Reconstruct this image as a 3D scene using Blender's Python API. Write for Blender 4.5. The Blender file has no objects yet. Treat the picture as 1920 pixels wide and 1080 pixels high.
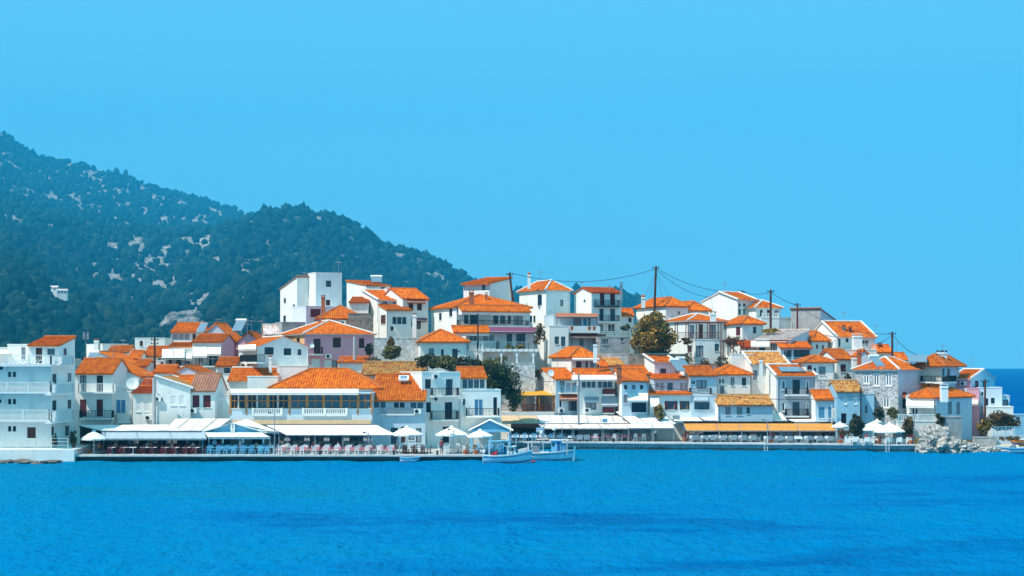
import bpy, math, random, bmesh
import numpy as np
from mathutils import Vector, Matrix, noise
R = math.radians
sc = bpy.context.scene
COL = sc.collection

# ---------------------------------------------------------------- camera, sky, sun, exposure
FPX, HZ, CH = 3060.0, 683.0, 10.7          # focal length in photo pixels, eye level row, eye height in metres
cam_d = bpy.data.cameras.new('camera'); cam = bpy.data.objects.new('camera', cam_d); COL.objects.link(cam)
cam.location = (0, 0, CH); cam.rotation_euler = (R(90), 0, 0)
cam_d.sensor_width = 36; cam_d.lens = 36 * FPX / 1920
cam_d.shift_y = (HZ - 540) / 1920
cam_d.clip_start = 1; cam_d.clip_end = 20000
sc.camera = cam
SUN_AZ, SUN_EL = 28, 57                     # degrees: sun stands to the left, a little on the camera's side
wd = bpy.data.worlds.new('World'); sc.world = wd; wd.use_nodes = True
nt = wd.node_tree; nt.nodes.clear()
sky = nt.nodes.new('ShaderNodeTexSky'); sky.sky_type = 'NISHITA'; sky.sun_disc = False
sky.sun_elevation = R(SUN_EL); sky.sun_rotation = R(180 + 90 - SUN_AZ); sky.air_density = 1.0; sky.dust_density = .2; sky.ozone_density = 3
mx = nt.nodes.new('ShaderNodeMix'); mx.data_type = 'RGBA'; mx.inputs[0].default_value = .9
bg = nt.nodes.new('ShaderNodeBackground'); bg.inputs[1].default_value = .083
out = nt.nodes.new('ShaderNodeOutputWorld')
nt.links.new(sky.outputs[0], mx.inputs[6]); mx.inputs[7].default_value = (1.75, 6.95, 10.0, 1)
nt.links.new(mx.outputs[2], bg.inputs[0]); nt.links.new(bg.outputs[0], out.inputs[0])
sl = bpy.data.lights.new('sun', 'SUN'); sl.energy = 5; sl.angle = R(.5); sl.color = (1, .95, .87)
so = bpy.data.objects.new('sun', sl); COL.objects.link(so)
sd = Vector((-math.cos(R(SUN_EL)) * math.cos(R(SUN_AZ)), -math.cos(R(SUN_EL)) * math.sin(R(SUN_AZ)), math.sin(R(SUN_EL))))
so.rotation_euler = sd.to_track_quat('Z', 'Y').to_euler()
sc.view_settings.view_transform = 'Standard'; sc.view_settings.look = 'None'
sc.view_settings.exposure = 0.4; sc.view_settings.gamma = 1
sc.render.engine = 'CYCLES'
sc.cycles.use_denoising = True
sc.cycles.max_bounces = 6; sc.cycles.diffuse_bounces = 3; sc.cycles.glossy_bounces = 2; sc.cycles.volume_bounces = 0
sc.cycles.transparent_max_bounces = 6; sc.cycles.transmission_bounces = 2
sc.cycles.use_adaptive_sampling = True

# ---------------------------------------------------------------- helpers
def at(px, py, Y):                          # photo pixel at distance Y -> world point
    return Vector(((px - 960) / FPX * Y, Y, CH - (py - HZ) / FPX * Y))
def xa(px, Y): return (px - 960) / FPX * Y
def za(py, Y): return CH - (py - HZ) / FPX * Y
def lerp(a, b, t): return a + (b - a) * t
def interp(x, pts):
    if x <= pts[0][0]: return pts[0][1]
    for (a, b), (c, d) in zip(pts, pts[1:]):
        if x <= c: return b + (d - b) * (x - a) / (c - a)
    return pts[-1][1]
def smooth(t):
    t = max(0, min(1, t)); return t * t * (3 - 2 * t)

class MB:
    def __init__(s): s.v = []; s.f = []; s.m = []; s.uv = []
    def poly(s, pts, m=0, uv=None):
        n = len(s.v); s.v += [tuple(p) for p in pts]; s.f.append(tuple(range(n, n + len(pts)))); s.m.append(m)
        s.uv.append(uv)
    def hexa(s, p, m=0):                    # 8 corners: bottom ring 0-3, top ring 4-7
        n = len(s.v); s.v += [tuple(q) for q in p]
        for f in ((3, 2, 1, 0), (4, 5, 6, 7), (0, 1, 5, 4), (1, 2, 6, 5), (2, 3, 7, 6), (3, 0, 4, 7)):
            s.f.append(tuple(n + i for i in f)); s.m.append(m); s.uv.append(None)
    def box(s, x0, x1, y0, y1, z0, z1, m=0):
        s.hexa([(x0, y0, z0), (x1, y0, z0), (x1, y1, z0), (x0, y1, z0), (x0, y0, z1), (x1, y0, z1), (x1, y1, z1), (x0, y1, z1)], m)
    def bar(s, p, q, w, m=0, w2=None, up=None):   # square bar from p to q
        p = Vector(p); q = Vector(q); d = (q - p).normalized()
        u = Vector(up) if up else (Vector((0, 0, 1)) if abs(d.z) < .9 else Vector((1, 0, 0)))
        a = d.cross(u).normalized(); b = a.cross(d); a *= w / 2; b *= (w2 or w) / 2
        s.hexa([p - a - b, p + a - b, p + a + b, p - a + b, q - a - b, q + a - b, q + a + b, q - a + b], m)
    def tube(s, pts, r, n=6, m=0, r2=None, cap=True):
        pts = [Vector(p) for p in pts]; k = len(pts); base = len(s.v)
        for i, p in enumerate(pts):
            d = (pts[min(i + 1, k - 1)] - pts[max(i - 1, 0)]).normalized()
            u = Vector((0, 0, 1)) if abs(d.z) < .9 else Vector((1, 0, 0))
            a = d.cross(u).normalized(); b = a.cross(d)
            rr = r if r2 is None else lerp(r, r2, i / max(1, k - 1))
            for j in range(n):
                t = 2 * math.pi * j / n; s.v.append(tuple(p + a * rr * math.cos(t) + b * rr * math.sin(t)))
        for i in range(k - 1):
            for j in range(n):
                j2 = (j + 1) % n
                s.f.append((base + i * n + j, base + i * n + j2, base + (i + 1) * n + j2, base + (i + 1) * n + j)); s.m.append(m); s.uv.append(None)
        if cap:
            for i in (0, k - 1):
                s.f.append(tuple(base + i * n + j for j in range(n))); s.m.append(m); s.uv.append(None)
    def lathe(s, c, prof, n=10, m=0):       # prof: (radius, z) list
        base = len(s.v); c = Vector(c)
        for r, z in prof:
            for j in range(n):
                t = 2 * math.pi * j / n; s.v.append((c.x + r * math.cos(t), c.y + r * math.sin(t), c.z + z))
        for i in range(len(prof) - 1):
            for j in range(n):
                j2 = (j + 1) % n
                s.f.append((base + i * n + j, base + i * n + j2, base + (i + 1) * n + j2, base + (i + 1) * n + j)); s.m.append(m); s.uv.append(None)
        for i in (0, len(prof) - 1):
            s.f.append(tuple(base + i * n + j for j in range(n))); s.m.append(m); s.uv.append(None)
    def mesh(s, name, mats, off=(0, 0, 0), smoothed=False):
        me = bpy.data.meshes.new(name)
        ox, oy, oz = off
        me.from_pydata([(x - ox, y - oy, z - oz) for x, y, z in s.v], [], s.f)
        for mm in (mats if isinstance(mats, (list, tuple)) else [mats]): me.materials.append(mm)
        me.polygons.foreach_set('material_index', s.m)
        if any(u is not None for u in s.uv):
            ul = me.uv_layers.new(name='UVMap'); dat = []
            for f, u in zip(s.f, s.uv):
                for i in range(len(f)): dat += (u[i] if u else (0, 0))
            ul.data.foreach_set('uv', dat)
        if smoothed: me.polygons.foreach_set('use_smooth', [True] * len(s.f))
        me.update(); return me
    def build(s, name, mats, parent=None, off=None, smoothed=False):
        if off is None: off = parent_loc(parent) if parent else (0, 0, 0)
        me = s.mesh(name, mats, off, smoothed)
        o = bpy.data.objects.new(name, me); COL.objects.link(o)
        if parent: o.parent = parent
        else: o.location = off
        return o
def parent_loc(p):
    l = Vector((0, 0, 0))
    while p: l = l + p.location; p = p.parent
    return l
def tag(o, label=None, cat=None, group=None, kind=None):
    if label: o['label'] = label
    if cat: o['category'] = cat
    if group: o['group'] = group
    if kind: o['kind'] = kind
    return o
def empty(name, loc, label=None, cat=None, group=None):
    o = bpy.data.objects.new(name, None); COL.objects.link(o); o.location = loc; o.empty_display_size = .3
    return tag(o, label, cat, group)
def copy_tree(o, loc=None, parent=None, rz=None):
    c = o.copy(); COL.objects.link(c); c.parent = parent
    if loc is not None: c.location = loc
    if rz is not None: c.rotation_euler = (0, 0, rz)
    for ch in list(o.children): copy_tree(ch, None, c)
    return c

# ---------------------------------------------------------------- materials
MATS = {}
def mat(name, col, rough=.8, var=.12, scale=3.0, bump=0.0, bscale=20, spec=.3, col2=None, streak=0, metal=0):
    m = bpy.data.materials.new(name); m.use_nodes = True; t = m.node_tree; b = t.nodes['Principled BSDF']
    b.inputs['Roughness'].default_value = rough; b.inputs['Specular IOR Level'].default_value = spec; b.inputs['Metallic'].default_value = metal
    N = t.nodes.new; Lk = t.links.new
    tc = N('ShaderNodeTexCoord'); geo = N('ShaderNodeNewGeometry')
    if var > 0 or col2:
        n1 = N('ShaderNodeTexNoise'); n1.inputs['Scale'].default_value = scale; n1.inputs['Detail'].default_value = 6; n1.inputs['Roughness'].default_value = .65
        Lk(geo.outputs['Position'], n1.inputs['Vector'])
        rp = N('ShaderNodeValToRGB'); rp.color_ramp.elements[0].position = .33; rp.color_ramp.elements[1].position = .67
        c2 = col2 or tuple(c * (1 - 2 * var) for c in col)
        rp.color_ramp.elements[0].color = (*c2, 1); rp.color_ramp.elements[1].color = (*col, 1)
        Lk(n1.outputs[0], rp.inputs[0]); src = rp.outputs[0]
        if streak > 0:                       # rain streaks and grime: stretched noise
            mp = N('ShaderNodeMapping'); mp.inputs['Scale'].default_value = (1.6, 1.6, .22); Lk(geo.outputs['Position'], mp.inputs[0])
            n2 = N('ShaderNodeTexNoise'); n2.inputs['Scale'].default_value = 1.3; n2.inputs['Detail'].default_value = 8; n2.inputs['Roughness'].default_value = .7; Lk(mp.outputs[0], n2.inputs['Vector'])
            r2 = N('ShaderNodeValToRGB'); r2.color_ramp.elements[0].position = .56; r2.color_ramp.elements[1].position = .78
            r2.color_ramp.elements[0].color = (1, 1, 1, 1); k = 1 - streak; r2.color_ramp.elements[1].color = (k, k * .98, k * .94, 1)
            Lk(n2.outputs[0], r2.inputs[0])
            mm = N('ShaderNodeMix'); mm.data_type = 'RGBA'; mm.blend_type = 'MULTIPLY'; mm.inputs[0].default_value = 1
            Lk(src, mm.inputs[6]); Lk(r2.outputs[0], mm.inputs[7]); src = mm.outputs[2]
        Lk(src, b.inputs['Base Color'])
    else:
        b.inputs['Base Color'].default_value = (*col, 1)
    if bump > 0:
        n3 = N('ShaderNodeTexNoise'); n3.inputs['Scale'].default_value = bscale; n3.inputs['Detail'].default_value = 4
        Lk(geo.outputs['Position'], n3.inputs['Vector'])
        bp = N('ShaderNodeBump'); bp.inputs['Strength'].default_value = bump; bp.inputs['Distance'].default_value = .05
        Lk(n3.outputs[0], bp.inputs['Height']); Lk(bp.outputs[0], b.inputs['Normal'])
    MATS[name] = m; return m
WALL = {
 'w': mat('white_plaster', (.87, .845, .78), .85, .06, .8, .3, 6, streak=.32),
 'h': mat('limewash', (.80, .80, .78), .9, .13, 1.4, .5, 4, streak=.4),
 'l': mat('lilac_plaster', (.70, .70, .77), .85, .05, .8, .2, 6, streak=.2),
 'k': mat('awning_shade_dark', (.045, .035, .03), .8, .2, 1.5),  # near-black wall colour standing for the shade under the awnings
 'p': mat('pink_plaster', (.86, .40, .46), .85, .06, .8, .2, 6, streak=.2),
 'o': mat('orange_plaster', (.82, .47, .22), .85, .06, .8, .2, 6, streak=.2),
 'g': mat('shade_grey_plaster', (.40, .45, .50), .85, .06, .8, .2, 6, streak=.2),  # puts the shade of a white house's front into its colour
 'b': mat('pale_blue_and_shade', (.56, .67, .73), .85, .06, .8, .2, 6, streak=.2),  # pale blue walls; also paints shade onto the right sides of houses
 't': mat('blue_plaster', (.30, .52, .64), .85, .06, .8, .2, 6, streak=.2),
 'c': mat('cream_plaster', (.72, .64, .55), .85, .05, .8, .2, 6, streak=.15),
 'y': mat('yellow_plaster', (.75, .42, .03), .85, .05, .8, .2, 6, streak=.15),
 'n': mat('weathered_concrete', (.46, .45, .43), .9, .18, 1.2, .5, 5, streak=.35),
 'q': mat('whitewashed_rubble', (.80, .79, .76), .95, .2, 2.2, .9, 3, col2=(.42, .40, .37), streak=.3),
 'v': mat('brown_rubble', (.36, .30, .24), .95, .2, 1.8, .9, 3, col2=(.16, .13, .10)),
}
def stone_mat():
    m = bpy.data.materials.new('rubble_stone'); m.use_nodes = True; t = m.node_tree; b = t.nodes['Principled BSDF']; N = t.nodes.new; Lk = t.links.new
    geo = N('ShaderNodeNewGeometry'); vo = N('ShaderNodeTexVoronoi'); vo.inputs['Scale'].default_value = 2.4; ve = N('ShaderNodeTexVoronoi'); ve.feature = 'DISTANCE_TO_EDGE'; ve.inputs['Scale'].default_value = 2.4
    mp = N('ShaderNodeMapping'); mp.inputs['Scale'].default_value = (1, 1, 1.5); Lk(geo.outputs['Position'], mp.inputs[0])
    Lk(mp.outputs[0], vo.inputs['Vector']); Lk(mp.outputs[0], ve.inputs['Vector'])
    r1 = N('ShaderNodeValToRGB'); e = r1.color_ramp; e.elements[0].color = (.20, .21, .22, 1); e.elements[1].color = (.50, .49, .47, 1)
    sp = N('ShaderNodeSeparateColor'); Lk(vo.outputs['Color'], sp.inputs[0]); Lk(sp.outputs[0], r1.inputs[0])
    r2 = N('ShaderNodeValToRGB'); r2.color_ramp.elements[0].position = .05; r2.color_ramp.elements[1].position = .12
    Lk(ve.outputs['Distance'], r2.inputs[0]); mm = N('ShaderNodeMix'); mm.data_type = 'RGBA'; mm.inputs[6].default_value = (.60, .58, .56, 1)
    Lk(r2.outputs[0], mm.inputs[0]); Lk(r1.outputs[0], mm.inputs[7]); Lk(mm.outputs[2], b.inputs['Base Color'])
    bp = N('ShaderNodeBump'); bp.inputs['Strength'].default_value = .8; bp.inputs['Distance'].default_value = .06; Lk(r2.outputs[0], bp.inputs['Height']); Lk(bp.outputs[0], b.inputs['Normal'])
    b.inputs['Roughness'].default_value = .9; return m
WALL['s'] = stone_mat()
def tile_mat(name, cols, lich=0, lcol=(.5, .42, .3), dark=.75):
    m = bpy.data.materials.new(name); m.use_nodes = True; t = m.node_tree; b = t.nodes['Principled BSDF']; N = t.nodes.new; Lk = t.links.new
    uv = N('ShaderNodeUVMap'); uv.uv_map = 'UVMap'; geo = N('ShaderNodeNewGeometry')
    mp = N('ShaderNodeVectorMath'); mp.operation = 'MULTIPLY'; mp.inputs[1].default_value = (1 / .3, 1 / .45, 0); Lk(uv.outputs[0], mp.inputs[0])
    fl = N('ShaderNodeVectorMath'); fl.operation = 'FLOOR'; Lk(mp.outputs[0], fl.inputs[0])
    oi = N('ShaderNodeObjectInfo'); ad = N('ShaderNodeVectorMath'); ad.operation = 'ADD'; Lk(fl.outputs[0], ad.inputs[0]); Lk(oi.outputs['Location'], ad.inputs[1])
    wn = N('ShaderNodeTexWhiteNoise'); wn.noise_dimensions = '3D'; Lk(ad.outputs[0], wn.inputs['Vector'])
    rp = N('ShaderNodeValToRGB'); rp.color_ramp.elements[0].color = (*cols[0], 1); rp.color_ramp.elements[1].color = (*cols[-1], 1)
    for i, c in enumerate(cols[1:-1]): e = rp.color_ramp.elements.new((i + 1) / (len(cols) - 1)); e.color = (*c, 1)
    Lk(wn.outputs[0], rp.inputs[0])
    n1 = N('ShaderNodeTexNoise'); n1.inputs['Scale'].default_value = .5; n1.inputs['Detail'].default_value = 7; n1.inputs['Roughness'].default_value = .7; Lk(geo.outputs['Position'], n1.inputs['Vector'])
    r2 = N('ShaderNodeValToRGB'); r2.color_ramp.elements[0].position = .3; r2.color_ramp.elements[1].position = .7; r2.color_ramp.elements[0].color = (dark, dark, dark, 1); r2.color_ramp.elements[1].color = (1.05, 1.05, 1.05, 1)
    Lk(n1.outputs[0], r2.inputs[0]); mm = N('ShaderNodeMix'); mm.data_type = 'RGBA'; mm.blend_type = 'MULTIPLY'; mm.inputs[0].default_value = 1
    Lk(rp.outputs[0], mm.inputs[6]); Lk(r2.outputs[0], mm.inputs[7]); src = mm.outputs[2]
    if lich:
        n2 = N('ShaderNodeTexNoise'); n2.inputs['Scale'].default_value = 2.2; n2.inputs['Detail'].default_value = 6; Lk(geo.outputs['Position'], n2.inputs['Vector'])
        r3 = N('ShaderNodeValToRGB'); r3.color_ramp.elements[0].position = .5; r3.color_ramp.elements[1].position = .66; r3.color_ramp.elements[1].color = (lich, lich, lich, 1)
        Lk(n2.outputs[0], r3.inputs[0]); m2 = N('ShaderNodeMix'); m2.data_type = 'RGBA'; Lk(r3.outputs[0], m2.inputs[0]); Lk(src, m2.inputs[6]); m2.inputs[7].default_value = (*lcol, 1); src = m2.outputs[2]
    rb = N('ShaderNodeMapRange'); rb.inputs[3].default_value = .72; rb.inputs[4].default_value = 1.08; Lk(oi.outputs['Random'], rb.inputs[0]); cb = N('ShaderNodeCombineColor'); [Lk(rb.outputs[0], cb.inputs[q_]) for q_ in (0, 1, 2)]
    m3 = N('ShaderNodeMix'); m3.data_type = 'RGBA'; m3.blend_type = 'MULTIPLY'; m3.inputs[0].default_value = 1; Lk(src, m3.inputs[6]); Lk(cb.outputs[0], m3.inputs[7]); src = m3.outputs[2]
    Lk(src, b.inputs['Base Color']); b.inputs['Roughness'].default_value = .8; b.inputs['Specular IOR Level'].default_value = .2
    return m
TILE = {
 'o': tile_mat('orange_tile', [(.52, .095, .005), (.70, .155, .005), (.78, .205, .008)]),
 'r': tile_mat('red_tile', [(.40, .055, .005), (.54, .085, .006), (.60, .11, .010)]),
 'a': tile_mat('old_tile', [(.30, .10, .03), (.60, .21, .03), (.72, .36, .09), (.42, .15, .03)], .8, (.52, .38, .16)),
 'f': tile_mat('faded_tile', [(.34, .14, .08), (.42, .19, .11), (.46, .22, .14)], .4, (.3, .2, .15)),
 'k': tile_mat('pale_tile', [(.55, .30, .22), (.72, .56, .50), (.78, .68, .64)], .6, (.75, .7, .68)),
}
M = {
 'white': mat('white_paint', (.85, .83, .78), .5, .03, 2), 'brown': mat('brown_wood', (.10, .035, .018), .6, .15, 8), 'burg': mat('burgundy_paint', (.14, .016, .022), .5, .12, 6),
 'ochre': mat('varnished_wood', (.50, .19, .03), .5, .15, 6), 'dark': mat('dark_iron', (.02, .022, .026), .5, .1, 6), 'blue': mat('blue_paint', (.10, .30, .48), .5, .08, 5),
 'pane1': mat('pane_blue', (.05, .09, .12), .1, 0, spec=.6), 'pane2': mat('pane_curtain', (.34, .36, .38), .3, .15, 6, spec=.5), 'glass': mat('window_glass', (.012, .018, .026), .08, .0, spec=.6), 'steel': mat('galvanised', (.38, .40, .42), .4, .1, 6, metal=.5), 'grey': mat('grey_paint', (.25, .28, .31), .6, .08, 5),
 'canvas': mat('white_canvas', (.86, .82, .74), .9, .07, 1.0, .2, 8, streak=.22), 'beige': mat('beige_canvas', (.66, .46, .27), .9, .08, 1.2, streak=.15), 'orangec': mat('orange_canvas', (.66, .27, .05), .9, .08, 1.0, streak=.15),
 'pinkc': mat('pale_pink_canvas', (.78, .62, .52), .9, .06, 1.2), 'purple': mat('plum_canvas', (.20, .05, .10), .9, .08, 1.2), 'yellowc': mat('yellow_canvas', (.60, .29, .02), .9, .06, 1.2), 'greyc': mat('grey_canvas', (.35, .42, .46), .9, .06, 1.2),
 'tealshade': mat('teal_shade_board', (.22, .52, .68), .7, .06, 1.5), 'conc': mat('quay_concrete', (.50, .49, .47), .9, .15, .7, .4, 4, streak=.3), 'trunk': mat('bark', (.10, .07, .05), .9, .2, 5, .5, 10),  # the teal carries the pediment's shade in its colour
 'terra': mat('terracotta', (.45, .13, .05), .8, .1, 5), 'red': mat('red_cloth', (.55, .03, .03), .8, .1, 4), 'pink': mat('pink_cloth', (.65, .22, .25), .8, .1, 5), 'skyb': mat('light_blue_paint', (.20, .52, .72), .5, .08, 5), 'navy': mat('navy_paint', (.03, .12, .26), .5, .1, 5),
 'solar': mat('solar_glass', (.16, .24, .30), .15, .05, 3, spec=.6), 'mortar': mat('ridge_mortar', (.74, .70, .65), .9, .12, 3), 'wred': mat('dark_red_wood', (.16, .03, .015), .6, .12, 6), 'rope': mat('rope', (.6, .55, .45), .9, .1, 5),
}
def leafmat(name, c0, c1, c2=None, spec=.25):
    m = bpy.data.materials.new(name); m.use_nodes = True; t = m.node_tree; b = t.nodes['Principled BSDF']; N = t.nodes.new; Lk = t.links.new
    geo = N('ShaderNodeNewGeometry'); n = N('ShaderNodeTexNoise'); n.inputs['Scale'].default_value = .9; n.inputs['Detail'].default_value = 5; Lk(geo.outputs['Position'], n.inputs['Vector'])
    ad = N('ShaderNodeMath'); ad.operation = 'MULTIPLY_ADD'; ad.inputs[1].default_value = .35; Lk(geo.outputs['Random Per Island'], ad.inputs[0]); Lk(n.outputs[0], ad.inputs[2])
    rp = N('ShaderNodeValToRGB'); rp.color_ramp.elements[0].position = .38; rp.color_ramp.elements[1].position = .95; rp.color_ramp.elements[0].color = (*c0, 1); rp.color_ramp.elements[1].color = (*c1, 1)
    if c2: e = rp.color_ramp.elements.new(.68); e.color = (*c2, 1)
    Lk(ad.outputs[0], rp.inputs[0]); Lk(rp.outputs[0], b.inputs['Base Color']); b.inputs['Roughness'].default_value = .65; b.inputs['Specular IOR Level'].default_value = spec
    return m
LEAF = {'g': leafmat('green_leaf', (.04, .052, .014), (.21, .175, .05)), 'y': leafmat('golden_leaf', (.045, .055, .022), (.58, .27, .010), (.21, .14, .022)),
        'd': leafmat('dark_leaf', (.022, .030, .016), (.095, .095, .04)), 'b': leafmat('brown_leaf', (.05, .035, .015), (.26, .13, .03), (.10, .07, .02)),
        'f': leafmat('red_flower', (.03, .05, .015), (.55, .04, .05), (.30, .02, .03))}

# ---------------------------------------------------------------- the setting: sea, land, mountain, quay
def sea_mat():
    m = bpy.data.materials.new('sea_water'); m.use_nodes = True; t = m.node_tree; b = t.nodes['Principled BSDF']; N = t.nodes.new; Lk = t.links.new
    geo = N('ShaderNodeNewGeometry')
    # weed beds and sand on the bottom seen through the water
    mp = N('ShaderNodeMapping'); mp.inputs['Scale'].default_value = (.022, .05, 1); Lk(geo.outputs['Position'], mp.inputs[0])
    n1 = N('ShaderNodeTexNoise'); n1.inputs['Scale'].default_value = 1; n1.inputs['Detail'].default_value = 5; n1.inputs['Roughness'].default_value = .55; Lk(mp.outputs[0], n1.inputs['Vector'])
    sx = N('ShaderNodeSeparateXYZ'); Lk(geo.outputs['Position'], sx.inputs[0])
    mr = N('ShaderNodeMapRange'); mr.inputs[1].default_value = -45; mr.inputs[2].default_value = 45; mr.inputs[3].default_value = .16; mr.inputs[4].default_value = -.07; Lk(sx.outputs[0], mr.inputs[0])
    ad = N('ShaderNodeMath'); ad.operation = 'ADD'; Lk(n1.outputs[0], ad.inputs[0]); Lk(mr.outputs[0], ad.inputs[1])
    # shallows by the quay
    my = N('ShaderNodeMapRange'); my.inputs[1].default_value = 120; my.inputs[2].default_value = 186; my.inputs[3].default_value = 0; my.inputs[4].default_value = .16; Lk(sx.outputs[1], my.inputs[0])
    my2 = N('ShaderNodeMapRange'); my2.inputs[1].default_value = 215; my2.inputs[2].default_value = 330; my2.inputs[3].default_value = 0; my2.inputs[4].default_value = -.4; Lk(sx.outputs[1], my2.inputs[0])
    a2 = N('ShaderNodeMath'); a2.operation = 'ADD'; Lk(ad.outputs[0], a2.inputs[0]); Lk(my.outputs[0], a2.inputs[1])
    a3 = N('ShaderNodeMath'); a3.operation = 'ADD'; Lk(a2.outputs[0], a3.inputs[0]); Lk(my2.outputs[0], a3.inputs[1])
    rp = N('ShaderNodeValToRGB'); e = rp.color_ramp; e.elements[0].position = .26; e.elements[1].position = .86
    e.elements[0].color = (.000, .060, .21, 1); e.elements[1].color = (.002, .160, .29, 1)
    for p, c in ((.41, (.000, .105, .28)), (.50, (.000, .158, .365)), (.66, (.000, .172, .35))): k = e.elements.new(p); k.color = (*c, 1)
    Lk(a3.outputs[0], rp.inputs[0])
    def wave(scale, det, sx_, sy_):
        q = N('ShaderNodeMapping'); q.inputs['Scale'].default_value = (sx_, sy_, 1); q.inputs['Rotation'].default_value = (0, 0, .02); Lk(geo.outputs['Position'], q.inputs[0])
        w = N('ShaderNodeTexNoise'); w.inputs['Scale'].default_value = scale; w.inputs['Detail'].default_value = det; w.inputs['Roughness'].default_value = .6; Lk(q.outputs[0], w.inputs['Vector']); return w
    w1 = wave(1, 5, .8, .5); w2 = wave(1, 4, 1.9, 1.0)
    s2 = N('ShaderNodeMath'); s2.operation = 'MULTIPLY_ADD'; s2.inputs[1].default_value = .45; Lk(w2.outputs[0], s2.inputs[0]); Lk(w1.outputs[0], s2.inputs[2])
    bp = N('ShaderNodeBump'); bp.inputs['Strength'].default_value = 1; bp.inputs['Distance'].default_value = .8; Lk(s2.outputs[0], bp.inputs['Height']); 
    # thin scattered whitecaps
    cr = N('ShaderNodeValToRGB'); cr.color_ramp.elements[0].position = .74; cr.color_ramp.elements[1].position = .77
    w3 = wave(1, 6, 1.1, .5); Lk(w3.outputs[0], cr.inputs[0])
    mm = N('ShaderNodeMix'); mm.data_type = 'RGBA'; Lk(cr.outputs[0], mm.inputs[0]); Lk(rp.outputs[0], mm.inputs[6]); mm.inputs[7].default_value = (.55, .75, .82, 1); df = N('ShaderNodeBsdfDiffuse'); Lk(mm.outputs[2], df.inputs[0]); Lk(bp.outputs[0], df.inputs['Normal']); gl = N('ShaderNodeBsdfGlossy'); gl.inputs['Roughness'].default_value = .12; gl.inputs[0].default_value = (.10, .62, .92, 1); Lk(bp.outputs[0], gl.inputs['Normal'])
    fr = N('ShaderNodeFresnel'); fr.inputs[0].default_value = 1.33; Lk(bp.outputs[0], fr.inputs['Normal']); fm = N('ShaderNodeMath'); fm.operation = 'MULTIPLY'; fm.inputs[1].default_value = .5; Lk(fr.outputs[0], fm.inputs[0])
    ms = N('ShaderNodeMixShader'); Lk(fm.outputs[0], ms.inputs[0]); Lk(df.outputs[0], ms.inputs[1]); Lk(gl.outputs[0], ms.inputs[2]); Lk(ms.outputs[0], t.nodes['Material Output'].inputs['Surface']); t.nodes.remove(b)
    return m
xs = np.array([-5000, -1200, -400, -150, -100] + list(np.arange(-64, 68, .36)) + [100, 160, 400, 1200, 5000]); ys = np.array([-150, 0, 50] + list(np.arange(72, 214, .42)) + list(np.geomspace(215, 4000, 60)))
gx_, gy_ = np.meshgrid(xs, ys, indexing='ij'); gz_ = np.zeros_like(gx_); rng = np.random.default_rng(8)
for k in range(46):                          # wind ripples: many short waves with a common heading
    lam = rng.uniform(1.3, 5.5) if k > 8 else rng.uniform(6, 14); th = rng.normal(-.75, .7); ph = rng.uniform(0, 6.28); q = 2 * math.pi / lam
    gz_ += .0042 * lam * (1 - np.abs(np.sin((gx_ * math.cos(th) + gy_ * math.sin(th)) * q / 2 + ph + .6 * np.sin(gx_ * .07 + k) + .5 * np.sin(gy_ * .05 + 2 * k)))) ** 1.4
gz_ -= gz_.mean()
patch = .75 + .25 * np.sin(gx_ * .045 + 1.3 * np.sin(gy_ * .03)) * np.sin(gy_ * .07 + .8 * np.sin(gx_ * .05))
fade = np.clip((gx_ + 62) / 6, 0, 1) * np.clip((66 - gx_) / 6, 0, 1) * np.clip((gy_ - 72) / 4, 0, 1) * np.clip((212 - gy_) / 12, 0, 1)
gz_ *= patch * fade * 1.4; nx, ny = gx_.shape
V = np.stack([gx_, gy_, gz_], -1).reshape(-1, 3); ii, jj = np.meshgrid(np.arange(nx - 1), np.arange(ny - 1), indexing='ij'); a_ = (ii * ny + jj).ravel(); Fq = np.stack([a_, a_ + ny, a_ + ny + 1, a_ + 1], -1)
me = bpy.data.meshes.new('sea'); me.vertices.add(len(V)); me.vertices.foreach_set('co', V.ravel()); me.loops.add(len(Fq) * 4); me.loops.foreach_set('vertex_index', Fq.ravel().astype(np.int32)); me.polygons.add(len(Fq)); me.polygons.foreach_set('loop_start', np.arange(0, len(Fq) * 4, 4, dtype=np.int32)); me.update(calc_edges=True)
me.polygons.foreach_set('use_smooth', [True] * len(Fq)); me.materials.append(sea_mat()); o = bpy.data.objects.new('sea', me); COL.objects.link(o); tag(o, kind='structure')

QY = [(908, 206), (1080, 206), (1727, 199.5), (1990, 199)]          # right quay line: pixel column -> distance
def quay_y(X):
    if X < xa(908, 180): return 180
    px = 960 + X / 205 * FPX
    return interp(px, QY)
HM = [(-400, 1.5), (100, 2.5), (250, 3.5), (330, 5), (450, 8.5), (560, 11.5), (700, 13.5), (900, 14.5), (1250, 15.5), (1450, 13.5), (1550, 11), (1650, 7.5), (1750, 3.5), (1830, 2.0), (1990, .6)]
def tz(X, Y):                                # height of the village hill
    px = 960 + X / max(Y, 150) * FPX
    y1 = quay_y(X) + 13; h = interp(px, HM)
    z = .62 + h * smooth((Y - y1) / 46)
    yb = y1 + 75
    if Y > yb: z = lerp(z, 1.0 if px < 1150 else -3, smooth((Y - yb) / 60))
    if px > 1830: z = lerp(z, -3, smooth((px - 1860) / 60))
    return z
earth = mat('dry_earth', (.34, .28, .20), .95, .2, .6, .8, 2, col2=(.14, .13, .08))
mb = MB(); g = {}
gx = np.arange(-170, 84, 3.0); gy = list(np.arange(184, 340, 3.0)) + [360, 390, 430]
for i, x in enumerate(gx):
    for j, y in enumerate(gy):
        z = tz(x, y) + .35 * noise.noise((x * .2, y * .2, 0))
        if y < quay_y(x) + 14: z = min(z, .3)
        if y > 335: z = min(z, 1.2)
        g[i, j] = len(mb.v); mb.v.append((x, y, z if y >= quay_y(x) + 2.5 else -2))
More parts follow.
